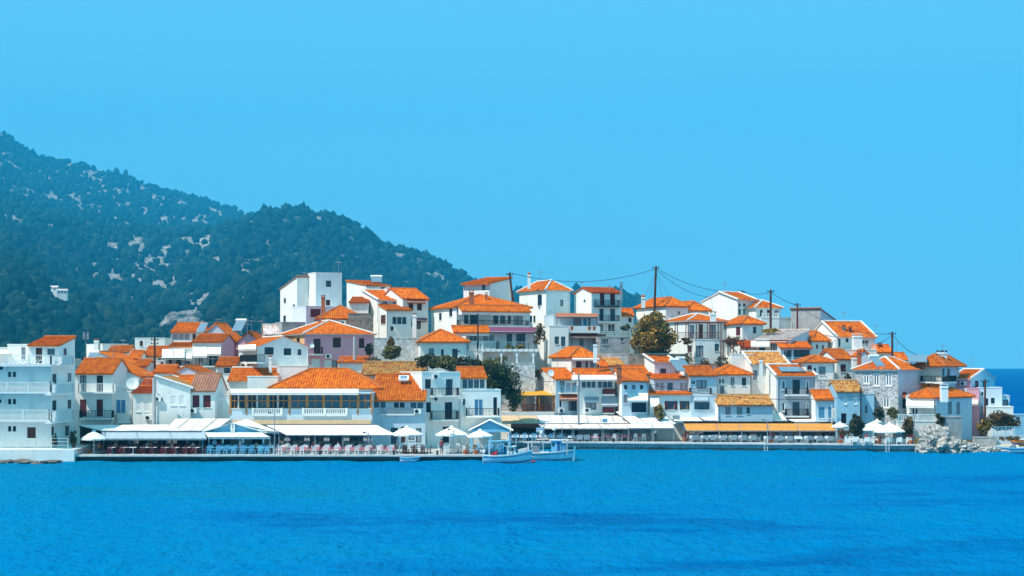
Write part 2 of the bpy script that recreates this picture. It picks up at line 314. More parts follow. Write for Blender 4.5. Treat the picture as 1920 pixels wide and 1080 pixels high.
for i in range(len(gx) - 1):
    for j in range(len(gy) - 1):
        mb.f.append((g[i, j], g[i + 1, j], g[i + 1, j + 1], g[i, j + 1])); mb.m.append(0); mb.uv.append(None)
tag(mb.build('village_hill', earth, smoothed=True), kind='structure')

# the mountain behind: three ridges, one behind the other
MK = 2.0
R1 = [(-420, 120), (-200, 170), (0, 247), (60, 290), (100, 303), (150, 307), (200, 322), (280, 347), (380, 378), (480, 405), (600, 450), (700, 490), (900, 560), (1200, 620), (1400, 683)]
R2 = [(-420, 330), (0, 400), (150, 430), (300, 450), (400, 440), (450, 420), (500, 404), (560, 401), (600, 407), (650, 425), (700, 452), (725, 470), (750, 474), (800, 488), (840, 508), (870, 528), (920, 548), (1000, 560), (1130, 556), (1165, 558), (1190, 566), (1215, 590), (1260, 640), (1300, 683), (1400, 690)]
R3 = [(-420, 470), (0, 512), (40, 515), (80, 540), (120, 568), (200, 588), (260, 597), (330, 600), (390, 590), (430, 565), (470, 556), (510, 572), (560, 610), (650, 640), (800, 660), (1000, 683), (1400, 692)]
def mpy(px, Y):
    Y = Y / MK                               # the ridges stand MK times farther than the profile's base distances
    a, b, c = interp(px, R3), interp(px, R2), interp(px, R1)
    n = 7 * noise.noise((px * .021, Y * .004, 1)) + 4 * noise.noise((px * .06, Y * .012, 5))
    def dip(t): return 14 * math.sin(math.pi * t)
    if Y < 430: p = 684 + (430 - Y) * .05
    elif Y < 750: p = lerp(684, a, smooth((Y - 430) / 320) * .6 + (Y - 430) / 320 * .4); n *= (Y - 430) / 320
    elif Y < 1300: t = (Y - 750) / 550; p = lerp(a, b, t) + dip(t) * (1 if t < .5 else .5)
    elif Y < 2200: t = (Y - 1300) / 900; p = lerp(b, min(b, c), t) + dip(t) * (1 if t < .5 else .6)
    else: p = lerp(min(b, c), 690, (Y - 2200) / 500)
    if abs(Y - 1300) < 60 or abs(Y - 2200) < 60: n *= .35
    return min(p + n, 690)
def rocky(px, py, Y):                        # 0..1: bare limestone on the upper slopes and dry terraces lower down
    q = noise.noise((px * .016 + py * .02, py * .05 - px * .02, 4)) + .55 * noise.noise((px * .05 + py * .06, py * .13 - px * .05, 9)) + .3 * noise.noise((px * .15, py * .3, 2))
    if Y > 2400: lim = interp(px, [(0, -.12), (200, -.2), (420, -.3), (480, -.05), (520, .45), (640, .22), (680, .12), (720, .45), (770, .02), (850, -.12), (870, .2), (1200, .6)])
    else: lim = interp(px, [(0, .30), (130, .18), (180, -.25), (360, -.3), (430, -.05), (480, -.1), (540, .5), (1200, .7)]) + (.5 if py > 596 or py < 425 else 0)
    return smooth((q - lim) / .3)
def hill_mat():
    m = bpy.data.materials.new('mountain_ground'); m.use_nodes = True; t = m.node_tree; b = t.nodes['Principled BSDF']; N = t.nodes.new; Lk = t.links.new
    geo = N('ShaderNodeNewGeometry'); n = N('ShaderNodeTexNoise'); n.inputs['Scale'].default_value = .022; n.inputs['Detail'].default_value = 9; n.inputs['Roughness'].default_value = .7; Lk(geo.outputs['Position'], n.inputs['Vector'])
    rp = N('ShaderNodeValToRGB'); e = rp.color_ramp; e.elements[0].position = .35; e.elements[1].position = .72
    e.elements[0].color = (.02, .05, .045, 1); e.elements[1].color = (.26, .25, .22, 1); k = e.elements.new(.5); k.color = (.07, .095, .075, 1)
    Lk(n.outputs[0], rp.inputs[0]); at_ = N('ShaderNodeAttribute'); at_.attribute_name = 'rock'; n2 = N('ShaderNodeTexNoise'); n2.inputs['Scale'].default_value = .09; n2.inputs['Detail'].default_value = 8; n2.inputs['Roughness'].default_value = .75; Lk(geo.outputs['Position'], n2.inputs['Vector'])
    r2 = N('ShaderNodeValToRGB'); r2.color_ramp.elements[0].position = .36; r2.color_ramp.elements[1].position = .62; r2.color_ramp.elements[0].color = (.10, .12, .10, 1); r2.color_ramp.elements[1].color = (.42, .43, .43, 1); k = r2.color_ramp.elements.new(.48); k.color = (.24, .20, .15, 1); Lk(n2.outputs[0], r2.inputs[0])
    mm = N('ShaderNodeMix'); mm.data_type = 'RGBA'; Lk(at_.outputs['Fac'], mm.inputs[0]); Lk(rp.outputs[0], mm.inputs[6]); Lk(r2.outputs[0], mm.inputs[7]); Lk(mm.outputs[2], b.inputs['Base Color']); b.inputs['Roughness'].default_value = .95; b.inputs['Specular IOR Level'].default_value = 0
    bp = N('ShaderNodeBump'); bp.inputs['Distance'].default_value = 6; bp.inputs['Strength'].default_value = .8; Lk(n.outputs[0], bp.inputs['Height']); Lk(bp.outputs[0], b.inputs['Normal'])
    return m
mb = MB(); g = {}
rk = []; pxs = list(range(-420, 1401, 7)); Ys = np.array(list(np.arange(390, 760, 10)) + list(np.arange(760, 1310, 10)) + list(np.arange(1310, 2221, 14)) + [2300, 2450, 2700]) * MK
for i, p in enumerate(pxs):
    for j, Y in enumerate(Ys):
        py_ = mpy(p, Y); rk.append(rocky(p, py_, Y)); g[i, j] = len(mb.v); mb.v.append((xa(p, Y), Y, max(-2, za(py_, Y))))
for i in range(len(pxs) - 1):
    for j in range(len(Ys) - 1):
        mb.f.append((g[i, j], g[i + 1, j], g[i + 1, j + 1], g[i, j + 1])); mb.m.append(0); mb.uv.append(None)
o = tag(mb.build('mountain', hill_mat(), smoothed=True), kind='structure'); o.data.attributes.new('rock', 'FLOAT', 'POINT').data.foreach_set('value', rk)

def ico(sub):
    bm = bmesh.new(); bmesh.ops.create_icosphere(bm, subdivisions=sub, radius=1)
    v = np.array([x.co[:] for x in bm.verts]); f = np.array([[q.index for q in x.verts] for x in bm.faces]); bm.free(); return v, f
def wood(name, label, cat, n, y0, y1, sub, smin, smax, leaf, seed, dens):
    rng = np.random.default_rng(seed); rr = random.Random(seed); v, f = ico(sub); V = []; Fc = []; k = 0; tries = 0
    while k < n and tries < n * 6:
        tries += 1
        Y = math.sqrt(rr.uniform(y0 * y0, y1 * y1)); px = rr.uniform(-150, 1300); X = xa(px, Y)
        py = mpy(px, Y)
        if py > 676: continue
        if not dens(px, py, Y, X, rr): continue
        s = rr.uniform(smin, smax) * (1.45 if rr.random() < .1 else .65 if rr.random() < .3 else 1); h = s * rr.uniform(.9, 1.5)
        w = v * np.array([s, s, h]) * rng.uniform(.62, 1.28, (len(v), 1)) + np.array([X, Y, za(py, Y) + h * .55])
        V.append(w); Fc.append(f + k * len(v)); k += 1
    V = np.concatenate(V); Fc = np.concatenate(Fc); me = bpy.data.meshes.new(name)
    me.vertices.add(len(V)); me.vertices.foreach_set('co', V.ravel()); me.loops.add(len(Fc) * 3); me.loops.foreach_set('vertex_index', Fc.ravel().astype(np.int32))
    me.polygons.add(len(Fc)); me.polygons.foreach_set('loop_start', np.arange(0, len(Fc) * 3, 3, dtype=np.int32)); me.update(calc_edges=True); me.validate()
    me.materials.append(leaf); o = bpy.data.objects.new(name, me); COL.objects.link(o); tag(o, label, cat, kind='stuff'); return o
pine = leafmat('pine_needles', (.002, .014, .016), (.034, .056, .034), (.006, .026, .022), 0)
macc = leafmat('maquis', (.002, .018, .020), (.030, .065, .052), (.006, .032, .030), 0)
def d_far(px, py, Y, X, rr):
    if rr.random() < rocky(px, py, Y) * .82: return False
    return noise.noise((X * .03, Y * .012, 8)) + .4 * noise.noise((X * .09, Y * .035, 2)) < .5 + .1 * rr.random()
def d_near(px, py, Y, X, rr):
    if 310 < px < 375 and 585 < py < 612: return False
    if abs(py - (522 + px * .28)) < 4 and px < 190: return False      # the mountain road
    if rr.random() < rocky(px, py, Y) * .8: return False
    return noise.noise((X * .035, Y * .016, 1)) + .35 * noise.noise((X * .1, Y * .05, 4)) < .5
wood('far_woodland', 'dark maquis woodland covering the upper slopes of the mountain', 'woodland', 19000, 1180 * MK, 2230 * MK, 1, 4.0, 7.5, macc, 1, d_far)
wood('pine_wood', 'dark pine wood on the lower slopes behind the village', 'woodland', 11500, 440 * MK, 1190 * MK, 2, 2.8, 5.8, pine, 2, d_near)

# quay
def quay_mat(name, col, wet, z0, z1):        # concrete with a ragged band of algae along the tide line
    m = mat(name, col, .9, .15, .7, .4, 4, streak=.35); t = m.node_tree; N = t.nodes.new; Lk = t.links.new; b = t.nodes['Principled BSDF']; src = b.inputs['Base Color'].links[0].from_socket
    geo = N('ShaderNodeNewGeometry'); sp = N('ShaderNodeSeparateXYZ'); Lk(geo.outputs['Position'], sp.inputs[0]); n = N('ShaderNodeTexNoise'); n.inputs['Scale'].default_value = 1.5; n.inputs['Detail'].default_value = 5; Lk(geo.outputs['Position'], n.inputs['Vector'])
    a = N('ShaderNodeMath'); a.operation = 'MULTIPLY_ADD'; a.inputs[1].default_value = -.5; Lk(n.outputs[0], a.inputs[0]); Lk(sp.outputs[2], a.inputs[2]); mr = N('ShaderNodeMapRange'); mr.inputs[1].default_value = z0 - .25; mr.inputs[2].default_value = z1 - .4; Lk(a.outputs[0], mr.inputs[0])
    mm = N('ShaderNodeMix'); mm.data_type = 'RGBA'; Lk(mr.outputs[0], mm.inputs[0]); mm.inputs[6].default_value = (*wet, 1); Lk(src, mm.inputs[7]); Lk(mm.outputs[2], b.inputs['Base Color']); return m
mb = MB()
def slab(pts, z0, z1, m=0):
    n = len(mb.v)
    mb.v += [(x, y, z0) for x, y in pts] + [(x, y, z1) for x, y in pts]; k = len(pts)
    mb.f.append(tuple(n + k + i for i in range(k))); mb.m.append(m); mb.uv.append(None)
    for i in range(k): mb.f.append((n + i, n + (i + 1) % k, n + k + (i + 1) % k, n + k + i)); mb.m.append(m); mb.uv.append(None)
XL = xa(141, 180); XM = xa(908, 180)
QW = mb; slab([(XL, 180.25), (XM - .25, 180.25), (XM - .25, 205), (XM, 225), (XL, 225)], -2, .52, 1)
slab([(XM, 206.25), (xa(1080, 206), 206.25), (xa(1727, 199.5), 199.75), (xa(1830, 200), 200.2), (xa(1830, 225), 225), (XM, 225.5)], -2, .74)
q = mb.build('quay', [quay_mat('quay_wall', (.33, .38, .40), (.05, .07, .06), .12, .5), quay_mat('old_quay_wall', (.10, .11, .11), (.02, .03, .03), .2, .5)]); tag(q, kind='structure')
# coping stones along the edge, each its own block
cop = bpy.data.meshes.new('coping'); 
def coping(p, q_, z, h, w=.55, L=2.6):
    p = Vector(p); q_ = Vector(q_); d = (q_ - p); n = max(1, round(d.length / L)); rr = random.Random(int(p.x * 7)); a = math.atan2(d.y, d.x)
    b0 = MB(); l = d.length / n; b0.box(.012, l - .012, 0, w, -h, 0); me = b0.mesh('coping_stone', M['coping'])
    for i in range(n):
        o = bpy.data.objects.new('coping_stone', me); COL.objects.link(o); o.parent = q
        o.location = (*(p + d * i / n), z + rr.uniform(-.012, .012)); o.rotation_euler = (0, 0, a + rr.uniform(-.004, .004))
M['coping'] = mat('coping_concrete', (.66, .65, .62), .85, .12, 1.1, .4, 5, streak=.25)
coping((XL, 180.0), (XM, 180.0), .70, .18); coping((XM, 180.55), (XM, 205.2), .70, .18)
coping((XM, 206.0), (xa(1080, 206), 206.0), .92, .2); coping((xa(1080, 206), 206), (xa(1727, 199.5), 199.5), .92, .2)
mb = MB()                                     # paving behind the coping
def pave(pts, z): mb.poly([(x, y, z) for x, y in pts])
pave([(XL, 180.5), (XM - .5, 180.5), (XM - .5, 205.6), (XM - .5, 224), (XL, 224)], .69)
pave([(XM - .4, 206.5), (xa(1080, 206), 206.5), (xa(1727, 199.5), 200), (xa(1830, 201), 201), (xa(1830, 224), 224), (XM - .4, 224)], .91)
tag(mb.build('quay_pavement', mat('paving', (.46, .44, .41), .9, .12, .9, .3, 3)), kind='structure')
# sea wall and terrace in front of the hotel
mb = MB(); mb.box(-95, XL, 179.6, 196, -2, 1.33); 
tag(mb.build('sea_wall', WALL['w']), 'white sea wall under the hotel with the railed walkway', 'wall')

# ---------------------------------------------------------------- house builder
RIB, ROW = .30, .45
def slope(mb, P, th=.14, m=0, m2=1, tiles=True):
    """P = eave-left, eave-right, ridge-right, ridge-left (world); one tiled roof plane with real rows of half-round tiles"""
    P = [Vector(p) for p in P]; e = (P[1] - P[0]).normalized(); n = None
    for a in P[2:]:
        c = e.cross(a - P[0])
        if c.length > .05: n = c.normalized(); break
    if n is None: return
    if n.z < 0: n = -n
    s = n.cross(e).normalized()
    if s.z < 0: s = -s
    uv = [((p - P[0]).dot(e), (p - P[0]).dot(s)) for p in P]
    Q = [P[0]];  QU = [uv[0]]
    for p, w in zip(P[1:], uv[1:]):
        if (p - Q[-1]).length > .02 and (p - P[0]).length > .02: Q.append(p); QU.append(w)
    dn = n * -th
    mb.poly(Q, m, [(a, b) for a, b in QU]); mb.poly([p + dn for p in Q][::-1], m2)
    for i in range(len(Q)):
        a, b = Q[i], Q[(i + 1) % len(Q)]; mb.poly([a, a + dn, b + dn, b], m2)
    if not tiles: return
    umin = min(a for a, b in QU); umax = max(a for a, b in QU); k = max(1, int((umax - umin) / RIB)); st = (umax - umin) / k
    for i in range(k):
        u = umin + (i + .5) * st; vs = []
        for (a, b), (c, d) in zip(QU, QU[1:] + QU[:1]):
            if (a - u) * (c - u) < 0: vs.append(b + (d - b) * (u - a) / (c - a))
        if len(vs) < 2: continue
        v0, v1 = min(vs), max(vs)
        if v1 - v0 < .1: continue
        r = max(1, round((v1 - v0) / ROW)); o = P[0] + e * u; w = st * .36
        for j in range(r):
            va = v0 + (v1 - v0) * j / r; vb = v0 + (v1 - v0) * (j + 1) / r; uu = (u, (va + vb) / 2)
            A = o + s * va; B = o + s * (vb + .03)
            p = [A - e * w, A - e * w * .55 + n * .115, A + e * w * .55 + n * .115, A + e * w]
            q = [B - e * w * .85, B - e * w * .5 + n * .06, B + e * w * .5 + n * .06, B + e * w * .85]
            b0 = len(mb.v); mb.v += [tuple(x) for x in p + q]
            for f in ((0, 1, 5, 4), (1, 2, 6, 5), (2, 3, 7, 6), (0, 3, 2, 1)):
                mb.f.append(tuple(b0 + x for x in f)); mb.m.append(m); mb.uv.append([uu] * 4)

FR = {'w': 'white', 'k': 'dark', 'b': 'brown', 'r': 'burg', 's': 'brown', 'd': 'white', 'e': 'dark', 'u': 'blue', 'v': 'white', 'x': 'ochre', 'z': 'white', 'n': 'brown', 'g': 'grey', 'S': 'burg'}
WR = random.Random(77)
class House:
    def __init__(s, label, loc, name='house', cat='house', group=None):
        s.e = empty(name, loc, label, cat, group); s.b = []
    def blk(s, x0, x1, ye, Y, D, roof='flat', yr=None, r=None, xl=None, xr=None, col='w', tile='o', wins='', bals='', zb=None, ov=.35, cols=None, cap=None, yb=None, front=True, par=.0):
        b = Block(s, x0, x1, ye, Y, D, roof, yr, r, xl, xr, col, tile, wins, bals, zb, ov, cols, cap, yb, par); s.b.append(b); return b
class Block:
    def __init__(B, H, x0, x1, ye, Y, D, roof, yr, r, xl, xr, col, tile, wins, bals, zb, ov, cols, cap, yb, par):
        B.H = H; B.Y = Y; B.D = D
        if xl is not None: sr = ((x0 - xl) * Y / D - (x0 - 960)) / FPX; r = math.degrees(math.asin(max(-.85, min(.85, sr))))
        elif xr is not None: sr = (-(xr - x1) * Y / D - (x1 - 960)) / FPX; r = math.degrees(math.asin(max(-.85, min(.85, sr))))
        B.r = r = R(r or 0); c, s = math.cos(r), math.sin(r)
        X0 = xa(x0, Y); t1 = (x1 - 960) / FPX
        B.W = W = (t1 * Y - X0) / (c - t1 * s); B.o = Vector((X0, Y, 0)); B.ex = Vector((c, s, 0)); B.ey = Vector((-s, c, 0))
        ze = B.ze = za(ye, Y)
        cs = [B.o, B.o + B.ex * W, B.o + B.ey * D, B.o + B.ex * W + B.ey * D]
        if zb is None: zb = za(yb, Y) if yb else min(tz(p.x, p.y) for p in cs) - .4
        zb = min(zb, ze - .5); B.zb = zb
        if H.e.location.length == 0: H.e.location = B.o + B.ex * W / 2 + B.ey * D / 2 + Vector((0, 0, zb))
        B.cols = cols or {}; B.col = col; B.tile = tile
        zr = None
        if roof != 'flat':
            dep = {'sf': D, 'sb': 0, 'gy': 0, 'sl': 0, 'sr': 0}.get(roof, D / 2); Yr = Y + dep * c + (W / 2) * s * (1 if roof in ('gx', 'hip', 'sf') else 0)
            zr = za(yr, Yr); zr = max(zr, ze + .25)
        B.zr = zr; top = {'F': ze, 'L': ze, 'R': ze, 'B': ze}
        # openings
        ops = {'F': [], 'L': [], 'R': []}
        for w in wins.split(';'):
            tk = w.split()
            if not tk: continue
            fc = 'F'
            if tk[0] in 'FLR': fc = tk.pop(0)
            k = tk[0]; a, b_, c_, d_ = map(float, tk[1:5])
            u0, z1 = B.pl(fc, a, c_); u1, z0 = B.pl(fc, b_, d_)
            if u0 > u1: u0, u1 = u1, u0
            lim = W if fc == 'F' else D
            u0 = max(.12, u0); u1 = min(lim - .12, u1)
            if u1 - u0 < .2: continue
            z1 = min(z1, (max(ze, zr or ze) if True else ze) - .12); z0 = max(z0, zb + .1)
            if z1 - z0 < .2: continue
            ops[fc].append((k, u0, u1, z0, z1))
        B.par = par
        wm = {}
        for fc, L in (('F', W), ('L', D), ('R', D), ('B', W)):
            key = B.cols.get(fc, col); mb = wm.setdefault(key, MB())
            zt = ze
            prof = None
            if roof == 'gx' and fc in 'LR': prof = [(0, ze), (D / 2, zr), (D, ze)]
            if roof == 'gy' and fc in 'FB': prof = [(0, ze), (W / 2, zr), (W, ze)]
            if roof == 'sf' and fc in 'LR': prof = [(0, ze), (D, zr)]
            if roof == 'sb' and fc in 'LR': prof = [(0, zr), (D, ze)]
            if roof == 'sl' and fc in 'FB': prof = [(0, ze), (W, zr)]
            if roof == 'sr' and fc in 'FB': prof = [(0, zr), (W, ze)]
            if roof in ('sf',) and fc == 'B': zt = zr
            if roof == 'sb' and fc == 'F': zt = zr
            if roof == 'sl' and fc == 'R': zt = zr
            if roof == 'sr' and fc == 'L': zt = zr
            if roof == 'flat': zt = ze
            B.wall(mb, fc, L, zb, zt, ops.get(fc, []), prof)
        if roof == 'flat':
            mb = wm[B.cols.get('F', col)]
            mb.poly([B.p('F', 0, 0, ze - .35), B.p('F', W, 0, ze - .35), B.p('F', W, D, ze - .35), B.p('F', 0, D, ze - .35)])
            for f, L in (('F', W), ('L', D), ('R', D), ('B', W)): B.box(mb, f, -.04 if f in 'FB' else .2, L + .04 if f in 'FB' else L - .2, -.04, .22, ze - .06, ze + .06)
        for key, mb in wm.items(): mb.build('wall', WALL[key], H.e)
        for fc in ops:
            for op in ops[fc]: B.window(fc, *op)
        if roof != 'flat': B.roof(roof, ze, zr, ov, tile, cap)
        if roof != 'flat' and W > 3 and ze - zb > 2 and WR.random() < .75:      # downpipe and gutter
            u = .12 if WR.random() < .5 else W - .12; mb = MB(); mb.tube([B.p('F', u, -.2, ze - .1), B.p('F', u, -.07, ze - .35), B.p('F', u, -.07, zb + .2)], .05, 6); mb.build('downpipe', M[WR.choice(('white', 'steel', 'grey'))], H.e)
        if roof in ('gx', 'hip', 'gy') and WR.random() < .35:
            c_ = B.p('F', W * WR.uniform(.25, .75), D * .5, 0); px_ = 960 + c_.x / c_.y * FPX; antenna(H.e, px_, HZ - (zr + WR.uniform(1.4, 2.4) - CH) / c_.y * FPX, HZ - (zr - CH) / c_.y * FPX, c_.y, 0)
        for w in bals.split(';'):
            tk = w.split()
            if not tk: continue
            fc = 'F'
            if tk[0] in 'FLR': fc = tk.pop(0)
            B.balcony(fc, float(tk[0]), float(tk[1]), float(tk[2]), float(tk[3]), float(tk[4]), tk[5], tk[6] if len(tk) > 6 else None)
    def p(B, f, u, d, z):
        if f == 'F': x, y = u, d
        elif f == 'B': x, y = u, B.D - d
        elif f == 'L': x, y = d, u
        else: x, y = B.W - d, u
        q = B.o + B.ex * x + B.ey * y; return Vector((q.x, q.y, z))
    def pl(B, f, px, py, d=0):               # pixel -> (u, z) on a wall plane
        dr = Vector(((px - 960) / FPX, 1, -(py - HZ) / FPX)); o = Vector((0, 0, CH)) - Vector((B.o.x, B.o.y, 0))
        if f == 'F': t = (d - o.dot(B.ey)) / dr.dot(B.ey); u = (o + dr * t).dot(B.ex)
        else:
            off = d if f == 'L' else B.W - d
            t = (off - o.dot(B.ex)) / dr.dot(B.ex); u = (o + dr * t).dot(B.ey)
        return u, CH + dr.z * t
    def box(B, mb, f, u0, u1, d0, d1, z0, z1, m=0):
        mb.hexa([B.p(f, u0, d0, z0), B.p(f, u1, d0, z0), B.p(f, u1, d1, z0), B.p(f, u0, d1, z0), B.p(f, u0, d0, z1), B.p(f, u1, d0, z1), B.p(f, u1, d1, z1), B.p(f, u0, d1, z1)], m)
    def wall(B, mb, f, L, z0, z1, ops, prof):
        ztop = z1 if not prof else max(z for _, z in prof)
        us = sorted({0, L, *[a for o in ops for a in o[1:3]]} | ({u for u, _ in prof} if prof else set())); zs = sorted({z0, z1, *[a for o in ops for a in o[3:5] if a < z1]})
        def pz(u):
            return interp(u, prof) if prof else z1
        for u0, u1 in zip(us, us[1:]):
            for a, b in zip(zs, zs[1:]):
                cu, cz = (u0 + u1) / 2, (a + b) / 2
                if any(o[1] < cu < o[2] and o[3] < cz < o[4] for o in ops): continue
                mb.poly([B.p(f, u0, 0, a), B.p(f, u1, 0, a), B.p(f, u1, 0, b), B.p(f, u0, 0, b)])
            if prof:
                hi = [o for o in ops if o[4] > z1 and o[1] <= u0 + 1e-6 and o[2] >= u1 - 1e-6]
                if not hi:
                    pts = [B.p(f, u0, 0, z1), B.p(f, u1, 0, z1)]
                    if pz(u1) > z1 + 1e-4: pts.append(B.p(f, u1, 0, pz(u1)))
                    if pz(u0) > z1 + 1e-4: pts.append(B.p(f, u0, 0, pz(u0)))
                    if len(pts) > 2: mb.poly(pts)
                else:
                    o = hi[0]
                    lo = max(z1, z1)
                    if o[3] > z1: mb.poly([B.p(f, u0, 0, z1), B.p(f, u1, 0, z1), B.p(f, u1, 0, o[3]), B.p(f, u0, 0, o[3])])
                    mb.poly([B.p(f, u0, 0, o[4]), B.p(f, u1, 0, o[4]), B.p(f, u1, 0, max(o[4] + .02, pz(u1))), B.p(f, u0, 0, max(o[4] + .02, pz(u0)))])
        for k, a, b, c, d in ops:
            e = .22
            for q in (((a, c), (a, d)), ((b, c), (b, d)), ((a, c), (b, c)), ((a, d), (b, d))):
                (p0, q0), (p1, q1) = q; mb.poly([B.p(f, p0, 0, q0), B.p(f, p1, 0, q1), B.p(f, p1, e, q1), B.p(f, p0, e, q0)])
    def window(B, f, k, a, b, c, d):
        fm = M[FR[k]]; mb = MB(); t = .17 if k == 'w' else .09; isdoor = (d - c) > 1.75
        name = 'door' if isdoor and k != 'v' else 'window'
        if k in 'brugnW': d0, d1 = .02, .09
        else: d0, d1 = .07, .15
        B.box(mb, f, a, b, d0, d1, d - t, d); B.box(mb, f, a, a + t, d0, d1, c, d - t); B.box(mb, f, b - t, b, d0, d1, c, d - t)
        if not isdoor or k == 'v': B.box(mb, f, a + t, b - t, d0, d1, c, c + t)
        w = b - a
        nm = max(1, round(w / .75)) if k == 'v' else (2 if w > .75 else 1)
        for i in range(1, nm):
            u = a + w * i / nm; B.box(mb, f, u - t / 2, u + t / 2, d0, d1, c + t, d - t)
        o = mb.build(name, fm, B.H.e)
        if k in 'brugnW':                     # closed louvred shutters
            for i in range(2):
                u0 = lerp(a + t, b - t, i / 2) + .01; u1 = lerp(a + t, b - t, (i + 1) / 2) - .01; m2 = MB()
                B.box(m2, f, u0, u1, d0 + .03, d0 + .05, c + .03, d - t)
                n = max(3, int((d - c) / .14))
                for j in range(n):
                    z = lerp(c + .06, d - t - .04, j / n); m2.hexa([B.p(f, u0 + .04, d0 + .03, z), B.p(f, u1 - .04, d0 + .03, z), B.p(f, u1 - .04, d0 + .04, z + .05), B.p(f, u0 + .04, d0 + .04, z + .05), B.p(f, u0 + .04, d0 + .0, z), B.p(f, u1 - .04, d0 + .0, z), B.p(f, u1 - .04, d0 + .02, z + .06), B.p(f, u0 + .04, d0 + .02, z + .06)])
                m2.build('shutter', fm, o)
        else:
            m2 = MB(); B.box(m2, f, a + t * .5, b - t * .5, .105, .125, c + .02, d - t * .5); m2.build('pane', M[WR.choice(('glass', 'glass', 'pane1', 'pane2') if k != 'x' else ('glass', 'pane1'))], o)
            if k in 'sS':
                for sgn in (-1, 1):
                    m2 = MB(); ws = min(.5, w * .5); e0 = a - ws if sgn < 0 else b
                    B.box(m2, f, e0 + .02, e0 + ws - .02, -.06, -.012, c, d)
                    for j in range(5): z = lerp(c + .08, d - .2, j / 4.5); B.box(m2, f, e0 + .07, e0 + ws - .07, -.08, -.055, z, z + .06)
                    m2.build('shutter', fm, o)
        if not isdoor and k not in 'v':
            m2 = MB(); B.box(m2, f, a - .06, b + .06, -.07, .02, c - .07, c - .004); m2.build('sill', M['white'], o)
    def roof(B, kind, ze, zr, ov, tile, cap):
        W, D = B.W, B.D; mb = MB(); c = []
        def q(x, y, z): v = B.o + B.ex * x + B.ey * y; return Vector((v.x, v.y, z))
        lift = .15
        if kind in ('gx', 'gy', 'hip'):
            if kind == 'gx':
                sl_ = (zr - ze) / (D / 2); e = ze - sl_ * ov + lift; zr2 = zr + lift; g_ = min(.12, ov)
                slope(mb, [q(-g_, -ov, e), q(W + g_, -ov, e), q(W + g_, D / 2, zr2), q(-g_, D / 2, zr2)])
                slope(mb, [q(W + g_, D + ov, e), q(-g_, D + ov, e), q(-g_, D / 2, zr2), q(W + g_, D / 2, zr2)])
                c = [(q(-g_, D / 2, zr2), q(W + g_, D / 2, zr2))]; vg = [(q(-g_, -ov, e), q(-g_, D / 2, zr2)), (q(W + g_, -ov, e), q(W + g_, D / 2, zr2))]
            elif kind == 'gy':
                sl_ = (zr - ze) / (W / 2); e = ze - sl_ * ov + lift; zr2 = zr + lift; g_ = .12
                slope(mb, [q(-ov, D + g_, e), q(-ov, -g_, e), q(W / 2, -g_, zr2), q(W / 2, D + g_, zr2)])
                slope(mb, [q(W + ov, -g_, e), q(W + ov, D + g_, e), q(W / 2, D + g_, zr2), q(W / 2, -g_, zr2)])
                c = [(q(W / 2, -g_, zr2), q(W / 2, D + g_, zr2))]; vg = [(q(-ov, -g_, e), q(W / 2, -g_, zr2)), (q(W + ov, -g_, e), q(W / 2, -g_, zr2))]
            else:
                h = min(W, D) / 2; e = ze - ov * .25 + lift; zr2 = zr + lift
                if W >= D: ra, rb = q(h, D / 2, zr2), q(W - h, D / 2, zr2)
                else: ra, rb = q(W / 2, h, zr2), q(W / 2, D - h, zr2)
                A, Bq, Cq, Dq = q(-ov, -ov, e), q(W + ov, -ov, e), q(W + ov, D + ov, e), q(-ov, D + ov, e)
                if W >= D:
                    slope(mb, [A, Bq, rb, ra]); slope(mb, [Bq, Cq, rb, rb]); slope(mb, [Cq, Dq, ra, rb]); slope(mb, [Dq, A, ra, ra])
                    c = [(ra, rb), (A, ra), (Bq, rb), (Cq, rb), (Dq, ra)]
                else:
                    slope(mb, [A, Bq, ra, ra]); slope(mb, [Bq, Cq, rb, ra]); slope(mb, [Cq, Dq, rb, rb]); slope(mb, [Dq, A, ra, rb])
                    c = [(ra, rb), (A, ra), (Bq, ra), (Cq, rb), (Dq, rb)]
                vg = []
        else:
            g_ = .12; vg = []
            if kind == 'sf': k = (zr - ze) / D; P = [q(-g_, -ov, ze - k * ov + lift), q(W + g_, -ov, ze - k * ov + lift), q(W + g_, D + .1, zr + k * .1 + lift), q(-g_, D + .1, zr + k * .1 + lift)]
            elif kind == 'sb': k = (zr - ze) / D; P = [q(W + g_, D + ov, ze - k * ov + lift), q(-g_, D + ov, ze - k * ov + lift), q(-g_, -.1, zr + lift), q(W + g_, -.1, zr + lift)]
            elif kind == 'sl': k = (zr - ze) / W; P = [q(-ov, D + g_, ze - k * ov + lift), q(-ov, -g_, ze - k * ov + lift), q(W + .1, -g_, zr + lift), q(W + .1, D + g_, zr + lift)]
            else: k = (zr - ze) / W; P = [q(W + ov, -g_, ze - k * ov + lift), q(W + ov, D + g_, ze - k * ov + lift), q(-.1, D + g_, zr + lift), q(-.1, -g_, zr + lift)]
            slope(mb, P); c = [(P[3], P[2])]; vg = [(P[0], P[3]), (P[1], P[2])]
        B.ro = ro = mb.build('roof', [TILE[tile], M['mortar'] if cap else TILE[tile]], B.H.e)
        if cap:
            m2 = MB()
            for a, b in c + (vg if 'v' in cap else []): m2.tube([a + Vector((0, 0, .06)), b + Vector((0, 0, .06))], .14 if 'v' not in cap else .17, 6)
            m2.build('ridge_cap', M['mortar'], ro)
        else:
            m2 = MB()
            for a, b in c:
                n = max(2, int((b - a).length / .42))
                for i in range(n): m2.tube([a.lerp(b, i / n) + Vector((0, 0, .05)), a.lerp(b, (i + 1.06) / n) + Vector((0, 0, .05))], .15, 6, r2=.12)
            m2.build('ridge_cap', M['ridge' + ('' if tile in 'or' else '_' + tile)], ro)
